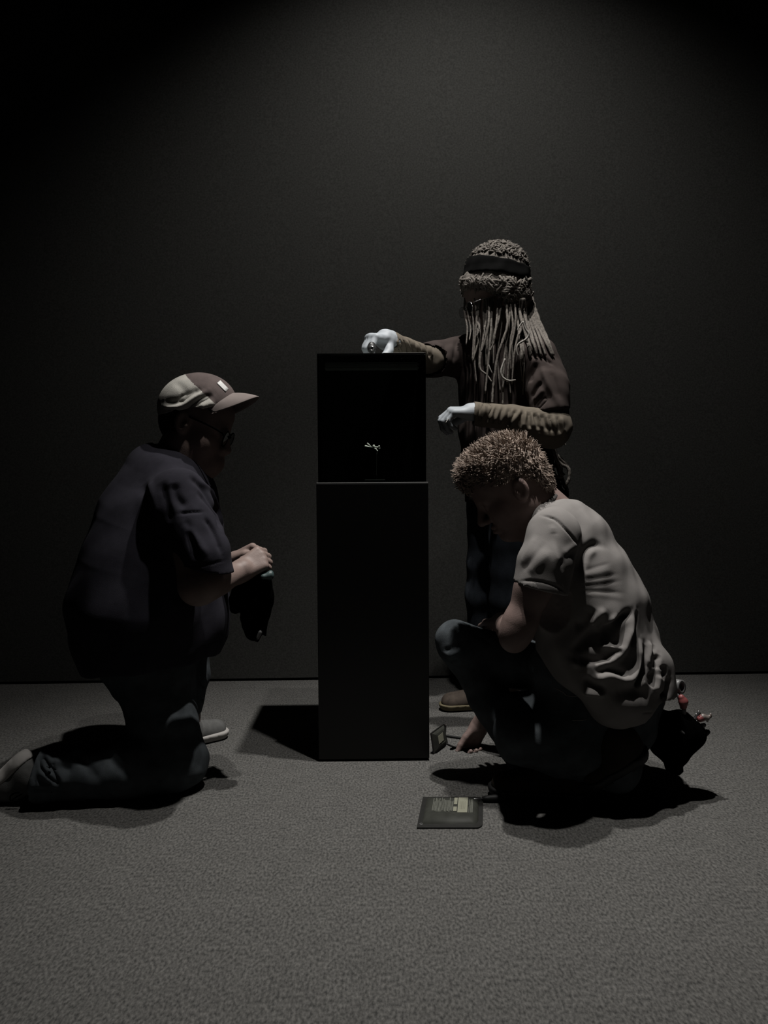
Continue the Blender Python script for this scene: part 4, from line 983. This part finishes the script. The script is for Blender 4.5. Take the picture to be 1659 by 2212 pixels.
    dread([(1112, 655), (1114, 690), (1108, 730), (1102, 760), (1104, 800)], [2.76, 2.73, 2.72, 2.71, 2.71], .0040, .0022)
    dread([(1128, 690), (1124, 715), (1118, 730), (1110, 770), (1106, 830)], [2.75, 2.72, 2.71, 2.70, 2.70], .0042, .0025)
    dread([(1054, 660), (1046, 720), (1036, 790), (1052, 810), (1062, 825)], [2.78, 2.76, 2.74, 2.73, 2.72], .0040, .0025)
    dread([(1064, 650), (1060, 720), (1054, 790), (1048, 850)], [2.78, 2.74, 2.73, 2.72], .0042, .0030)
    for x, dx, ln, d_ in ((1004, 3, 745, 2.84), (1012, 2, 735, 2.83), (1022, -2, 780, 2.82), (1034, 0, 800, 2.82)):
        dread([(x, 644), (x+dx*.4-2, 675), (x+dx*.8+3, 710), (x+dx, ln)], [d_, d_-.02, d_-.04, d_-.06], .0038, .0022)
    dread([(1130, 694), (1135, 710), (1142, 722), (1136, 733), (1120, 743), (1116, 757), (1119, 769)], 2.665, .0042, .0022, 'hair_pale', 40, .1)
    dread([(1130, 694), (1124, 702), (1117, 714)], 2.668, .003, .0015, 'hair_pale', 16, .1)
    dread([(1091, 775), (1083, 799), (1085, 814), (1098, 822), (1114, 821)], 2.69, .0042, .0020, 'hair_pale', 36, .1)
    dread([(1055, 788), (1058, 796), (1063, 806)], 2.70, .0030, .0018, 'hair_pale', 14, .1)
    for i, (o_, e) in enumerate(((0, 0), (4, -6), (-5, 2), (-10, -12), (-16, -18), (-8, 8), (-22, -24), (-28, -34))):
        dread([(1140+o_*.5, 618), (1148+o_, 655), (1160+o_, 692), (1179+o_+e*.3, 728), (1196+o_+e*.6, 768)], [2.86, 2.84, 2.80, 2.75, 2.72+i*.008], .0066, .0034)
    for pts in (((1120, 650), (1126, 690), (1140, 740)), ((1130, 655), (1138, 700), (1152, 745)), ((1124, 660), (1136, 720), (1146, 770)), ((1114, 665), (1122, 720), (1130, 790))):
        dread(pts, [2.80, 2.74, 2.69], .0060, .0035)
    # ends of the long dreadlocks behind the hip
    de = 2.90
    for pts, r0, mt in (([(1175, 800), (1190, 900), (1197, 970), (1200, 980), (1218, 998), (1228, 1012), (1229, 1024)], .0070, 'hair_dread'),
                        ([(1172, 820), (1192, 950), (1194, 1000), (1210, 1008), (1213, 1020), (1219, 1026)], .0075, 'hair_dread'),
                        ([(1176, 850), (1190, 960), (1208, 1006), (1209, 1020), (1214, 1030), (1195, 1029), (1194, 1032)], .0068, 'hair_dread'),
                        ([(1180, 860), (1200, 985), (1226, 1010), (1230, 1028), (1226, 1042), (1219, 1052)], .0070, 'hair_dread'),
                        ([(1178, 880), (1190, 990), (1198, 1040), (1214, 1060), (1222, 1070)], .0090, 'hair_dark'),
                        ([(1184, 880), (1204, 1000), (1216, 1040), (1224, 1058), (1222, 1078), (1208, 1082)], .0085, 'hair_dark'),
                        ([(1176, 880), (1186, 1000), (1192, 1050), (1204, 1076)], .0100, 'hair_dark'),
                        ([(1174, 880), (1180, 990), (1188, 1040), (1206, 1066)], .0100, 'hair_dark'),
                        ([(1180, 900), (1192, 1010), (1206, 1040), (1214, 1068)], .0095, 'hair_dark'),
                        ([(1185, 840), (1203, 930), (1216, 952), (1222, 962)], .0045, 'hair_dread')):
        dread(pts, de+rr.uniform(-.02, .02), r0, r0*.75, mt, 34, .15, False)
    return r, wr_f
woman, wrist = standing_woman()

# ================================================================== tool in the gloved hand, thread at the other
tp = P(803, 751, 2.555)
tool = root('hand_tool', 'small black tool with round metal end held under the white glove on the lid', 'tool', np.array([tp[0], tp[1], ct]))
s = Sdf(); ax = np.array([0, 1, .25]); s.cap(tp+np.array([0, -.012, -.006]), tp+ax*.07, .0145, .0145, .004); s.cap(tp+np.array([0, -.006, .008]), tp+np.array([0, .03, .014]), .010, .010, .008)
V, Q = s.mesh(.002, 1); V[:, 2] = np.maximum(V[:, 2], ct+.0006); obj('handle', V, Q, M['rubber'], tool)
c0 = tp+np.array([.001, -.027, -.007]); ring = [c0+np.array([.0062*math.cos(t), 0, .0062*math.sin(t)]) for t in np.linspace(0, 2*math.pi, 21)]
V, Fc = tube(ring, .0016, 6); obj('metal_ring', V, Fc, M['metal'], tool)
s = Sdf(); s.ell(tp+np.array([-.001, -.0175, .010]), (.0034, .002, .003)); V, Q = s.mesh(.0008, 1); obj('button', V, Q, M['white'], tool)
th_ = root('thread', 'short pale thread end sticking out from the lower white glove', 'thread', P(968, 905, 2.63))
V, Fc = tube([P(976, 900, 2.64), P(968, 906, 2.63), P(963, 913, 2.62)], .0013, 6, 8); obj('strand', V, Fc, M['thread'], th_)

# ================================================================== packets, cable, rod on the carpet
def packet(name, label, O, ex, ey, ez, Lx, Ly, parent_label, full=True):
    """flat film pouch with a rounded end and raised body; O corner, ex along, ey across, ez up"""
    r = root(name, label, 'packet', O)
    g = lambda a, b, c=0.0: O+ex*a*Lx+ey*b*Ly+ez*c
    def outline(m_, rad, n=7):
        pts = [(m_*1.0, m_), ]
        pts = [(0+m_, 0+m_*1.4)]
        for t in np.linspace(-90, 0, n): pts.append((1-m_-rad+rad*math.cos(R_(t)), m_*1.4+rad*1.5+rad*1.5*math.sin(R_(t))))
        for t in np.linspace(0, 90, n): pts.append((1-m_-rad+rad*math.cos(R_(t)), 1-m_*1.4-rad*1.5+rad*1.5*math.sin(R_(t))))
        pts.append((m_, 1-m_*1.4)); return pts
    o = outline(0, .10)
    V, Fc = slab([g(a, b, .001) for a, b in o], ez, .003); obj('rim', V, Fc, M['packet_rim'], r, smooth=False)
    # raised pillow
    V = []; Fc = []; lv = [(.07, .0035, .08), (.078, .007, .085), (.095, .011, .09), (.12, .0145, .10), (.15, .0167, .105), (.18, .0174, .11), (.25, .0176, .11)]; n = None
    for m_, z, rad in lv:
        oo = outline(m_, rad); n = len(oo); V += [g(a, b, z) for a, b in oo]
    for i in range(len(lv)-1):
        for j in range(n): Fc.append((i*n+j, i*n+(j+1) % n, (i+1)*n+(j+1) % n, (i+1)*n+j))
    Fc.append(tuple((len(lv)-1)*n+j for j in range(n))); obj('pouch', np.array(V), Fc, M['packet'], r, smooth=True)
    zt = .0178
    def patch(nm, a0, a1, b0, b1, mt, z=zt):
        V, Fc = slab([g(a0, b0, z), g(a1, b0, z), g(a1, b1, z), g(a0, b1, z)], ez, .0005); return obj(nm, V, Fc, M[mt], r, smooth=False)
    lb = patch('label', .60, .755, .30, .80, 'label'); 
    for b, a0, a1 in ((.62, .64, .73), (.53, .64, .73), (.46, .65, .73), (.57, .66, .72)):
        pass
    mb = MB()
    for a in (.635, .655, .668, .685, .71):
        V, Fc = slab([g(a, .40, zt+.0006), g(a+.004, .40, zt+.0006), g(a+.004, .66, zt+.0006), g(a, .66, zt+.0006)], ez, .0003); mb.add(V, Fc)
    obj('print', mb.V, mb.F, M['ink'], lb, smooth=False)
    patch('label', .535, .587, .57, .79, 'label'); patch('label', .532, .587, .345, .49, 'label')
    mb = MB(); rr = random.Random(5)
    a = .20
    while a < .525:
        wd_ = rr.uniform(.007, .014); b0 = .34+rr.uniform(-.02, .03); b1 = rr.uniform(.66, .80)
        V, Fc = slab([g(a, b0, zt), g(a+wd_, b0, zt), g(a+wd_, b1, zt), g(a, b1, zt)], ez, .0004); mb.add(V, Fc); a += wd_+rr.uniform(.006, .010)
    for a in (.775, .80, .815, .828):
        V, Fc = slab([g(a, .30, zt-.0004), g(a+.009, .30, zt-.0004), g(a+.009, .74, zt-.0004), g(a, .74, zt-.0004)], ez, .0004); mb.add(V, Fc)
    obj('text_lines', mb.V, mb.F, M['print'], r, smooth=False)
    return r, g
c00, c10, c01 = F(900, 1790, .001), F(1043, 1790, .001), F(914, 1722, .001)
ex = unit(c10-c00); ey = unit(np.array([-ex[1], ex[0], 0])+ex*.12); c00[2] = 0
pk, g = packet('packet', 'flat dark film packet with pale printed labels lying on the carpet in front', c00, ex, ey, np.array([0, 0, 1.0]), np.linalg.norm(c10-c00), np.linalg.norm(c01-c00)*.98, '')
V, Fc = tube([g(.06, .10, .0045)+.004*np.array([math.cos(t), math.sin(t), 0]) for t in np.linspace(0, 2*math.pi, 17)], .001, 5); obj('hang_hole', V, Fc, M['dull_metal'], pk)
a, b = F(1000, 1726, .012), F(1045, 1724, .012)
rd = root('metal_rod', 'thin shiny metal rod lying behind the printed packet on the carpet', 'rod', np.array([a[0], a[1], 0]))
V, Fc = tube([np.array([a[0]-.02, a[1], .010]), np.array([b[0], b[1], .010])], .0030, 8, 4); obj('shaft', V, Fc, M['metal'], rd)
V, Fc = tube([np.array([b[0]-.004, b[1], .010]), np.array([b[0]+.07, b[1]+.004, .011])], [.006, .0105, .0105, .008], 10, 8); obj('handle', V, Fc, M['rubber'], rd)
# the second packet, propped beside the pedestal
e1 = unit(np.array([-.45, -.88, 0])); e2 = np.array([.16, .55, .72]); e2 = unit(e2-e1*np.dot(e1, e2)); e3 = np.cross(e1, e2)
e3 = e3 if e3[1] < 0 else -e3
L2x, L2y = .122, .068
org = F(966, 1604, .002)
r2 = root('packet', 'second dark film packet propped against the right side of the pedestal', 'packet', org)
def quad_packet(r, org):
    g = lambda a, b, c=0.0: org+e1*a*L2x+e2*b*L2y+e3*c
    V, Fc = slab([g(0, 0), g(.12, -.08), g(1, 0), g(1, 1), g(.10, 1.0), g(-.05, .80), g(.06, .45)], e3, .003); obj('rim', V, Fc, M['packet_rim'], r, smooth=False)
    lv = [(.06, .003), (.09, .006), (.15, .010), (.24, .012)]; V = []; Fc = []
    for m_, z in lv: V += [g(.08+m_, m_, z), g(1-m_, m_, z), g(1-m_, 1-m_, z), g(.08+m_, 1-m_, z)]
    for i in range(3):
        for j in range(4): Fc.append((i*4+j, i*4+(j+1) % 4, i*4+4+(j+1) % 4, i*4+4+j))
    Fc.append((12, 13, 14, 15)); obj('pouch', np.array(V), Fc, M['packet'], r, smooth=False)
    V, Fc = slab([g(.42, .36, .0125), g(.76, .34, .0125), g(.76, .72, .0125), g(.42, .74, .0125)], e3, .0006); obj('label', V, Fc, M['label'], r, smooth=False)
    V, Fc = slab([g(.30, .20, .0115), g(.55, .20, .0115), g(.55, .26, .0125), g(.30, .26, .0125)], e3, .0006); obj('text_lines', V, Fc, M['print'], r, smooth=False)
    V, Fc = slab([g(-.02, .92, .003), g(.10, .98, .003), g(.10, 1.0, .003), g(-.03, .86, .003)], e3, .0015); obj('fold', V, Fc, M['clear_pl'], r, smooth=False)
quad_packet(r2, org)
def cable(label, pts, rad):
    p3 = [F(x, y_, rad+.0005) for x, y_ in pts]; r = root('cable', label, 'cable', p3[0]*np.array([1, 1, 0])); V, Fc = tube(p3, rad, 8, 16); obj('wire', V, Fc, M['rubber'], r)
cable('thicker black cable running from the propped packet to the hand, the rear one', [(955, 1588), (975, 1591), (995, 1594), (1012, 1596)], .0042)
cable('thinner black cable running to the fingertips in front of the thicker one', [(952, 1600), (964, 1606), (978, 1612), (994, 1616)], .0026)

# ================================================================== tool pouch on the belt with tools
def tool_pouch():
    D = 2.16; r = root('tool_pouch', 'black tool pouch with several tools hanging behind the crouching person', 'tool pouch', P(1450, 1600, D))
    s = Sdf(); s.chain([P(1425, 1560, D), P(1446, 1600, D), P(1455, 1650, D)], [.036, .040, .018], .03, (1, 1.25, 1)); s.cap(P(1470, 1560, D), P(1500, 1585, D), .034, .030, .03, (1, 1.3, 1)); s.cap(P(1480, 1590, D), P(1460, 1625, D), .040, .035, .03, (1, 1.2, 1))
    s.cap(P(1420, 1615, D), P(1418, 1600, D), .022, .03, .02)
    V, Q = s.mesh(.004, 1); V = ripple(V, Q, .0015, .05, 51); obj('pouch', V, Q, M['matte_black'], r)
    pts = [P(1420, 1635, D-.02), P(1430, 1628, D), P(1440, 1664, D), P(1464, 1672, D), P(1473, 1664, D), P(1472, 1648, D), P(1520, 1600, D), P(1500, 1580, D), P(1440, 1600, D)]
    V, Fc = slab([p+np.array([0, -.012, 0]) for p in pts], (0, 1, 0), .024); obj('flap', V, Fc, M['matte_black'], r, smooth=False)
    for a, b in (((1470, 1578), (1480, 1586)), ((1472, 1590), (1480, 1598))):
        V, Fc = tube([P(*a, D-.05), P(*b, D-.05)], .003, 6, 4); obj('loop', V, Fc, M['dull_metal'], r)
    def tool(name, label, cat, pts, rads, mt, D2, cap=None):
        t = root(name, label, cat, P(*pts[0], D2)); s = Sdf(); s.chain([P(*p, D2) for p in pts], rads, .004); V, Q = s.mesh(.0018, 1); obj('handle', V, Q, M[mt], t); return t
    t = root('tape_roll', 'small grey tape roll sticking up above the red knob on the tool pouch', 'tape roll', P(1468, 1480, D))
    c0 = P(1467, 1483, D+.02); f_ = unit(np.array([.55, -.82, .1])); u = unit(np.cross(f_, (0, 0, 1))); w = np.cross(u, f_); V = []; Fc = []; n = 28
    for i in range(n):
        a = 2*math.pi*i/n; d = u*math.cos(a)*.017+w*math.sin(a)*.020
        for k_, ff in ((1, -.010), (1, .010), (.62, .010), (.62, -.010)): V.append(c0+d*k_+f_*ff)
    for i in range(n):
        for j in range(4): Fc.append((i*4+j, i*4+(j+1) % 4, ((i+1) % n)*4+(j+1) % 4, ((i+1) % n)*4+j))
    obj('roll', np.array(V), Fc, M['dull_metal'], t)
    V, Fc = tube([P(1462, 1495, D+.02), P(1468, 1508, D), P(1474, 1530, D)], .006, 8, 6); obj('strap', V, Fc, M['rubber'], t)
    t = tool('knife', 'red rounded tool handle at the shirt hem, topmost in the pouch', 'tool', [(1472, 1507), (1476, 1516), (1477, 1526)], [.009, .013, .009], 'red', D-.02)
    V, Fc = tube([P(1477, 1526, D-.02), P(1478, 1560, D-.01)], .006, 8, 4); obj('shank', V, Fc, M['dull_metal'], t)
    t = tool('screwdriver', 'screwdriver with red and clear handle sticking out of the tool pouch', 'screwdriver', [(1512, 1553), (1518, 1550)], [.009, .010], 'red', D-.02)
    s = Sdf(); s.chain([P(1519, 1549, D-.02), P(1527, 1551, D-.02)], [.010, .008], .004); s.cap(P(1526, 1549, D-.02), P(1534, 1547, D-.02), .003, .003, .004); s.ell(P(1535, 1546, D-.02), (.004, .004, .008), k=.003); s.cap(P(1528, 1552, D-.02), P(1528, 1558, D-.02), .003, .003, .003); V, Q = s.mesh(.0015, 1); obj('clear_end', V, Q, M['clear_pl'], t, label='pale translucent handle end')
    V, Fc = tube([P(1512, 1553, D-.02), P(1478, 1580, D)], .0035, 8, 4); obj('shaft', V, Fc, M['metal'], t)
    for nm, lb, pts, rad, mt in (('pliers', 'dark plier handles with shiny rivets beside the red and clear screwdriver', [(1480, 1580), (1500, 1556), (1510, 1541)], [.007, .007, .005], 'rubber'),
                                ('marker', 'grey marker barrel in the pouch, just below the clear handled screwdriver', [(1490, 1585), (1505, 1577), (1520, 1566)], [.008, .008, .007], 'dull_metal'),
                                ('hex_key', 'slim metal hex key between the two dark barrels in the pouch', [(1490, 1600), (1505, 1580), (1512, 1572)], [.003, .003, .003], 'metal'),
                                ('nut_driver', 'stubby black nut driver poking out rightmost and lowest of the pouch tools', [(1500, 1605), (1515, 1592), (1528, 1581)], [.009, .009, .008], 'rubber'),
                                ('flashlight', 'black pen flashlight lying lowest along the pouch edge', [(1490, 1612), (1505, 1606), (1514, 1603)], [.009, .009, .009], 'rubber')):
        t = tool(nm, lb, nm.replace('_', ' '), pts, rad, mt, D-.01)
        if nm == 'pliers':
            for q_ in ((1509, 1537), (1504, 1543)):
                s = Sdf(); s.ell(P(*q_, D-.022), (.0025, .0025, .0025)); V, Q = s.mesh(.0008, 1); obj('rivet', V, Q, M['metal'], t)
    return r
tool_pouch()
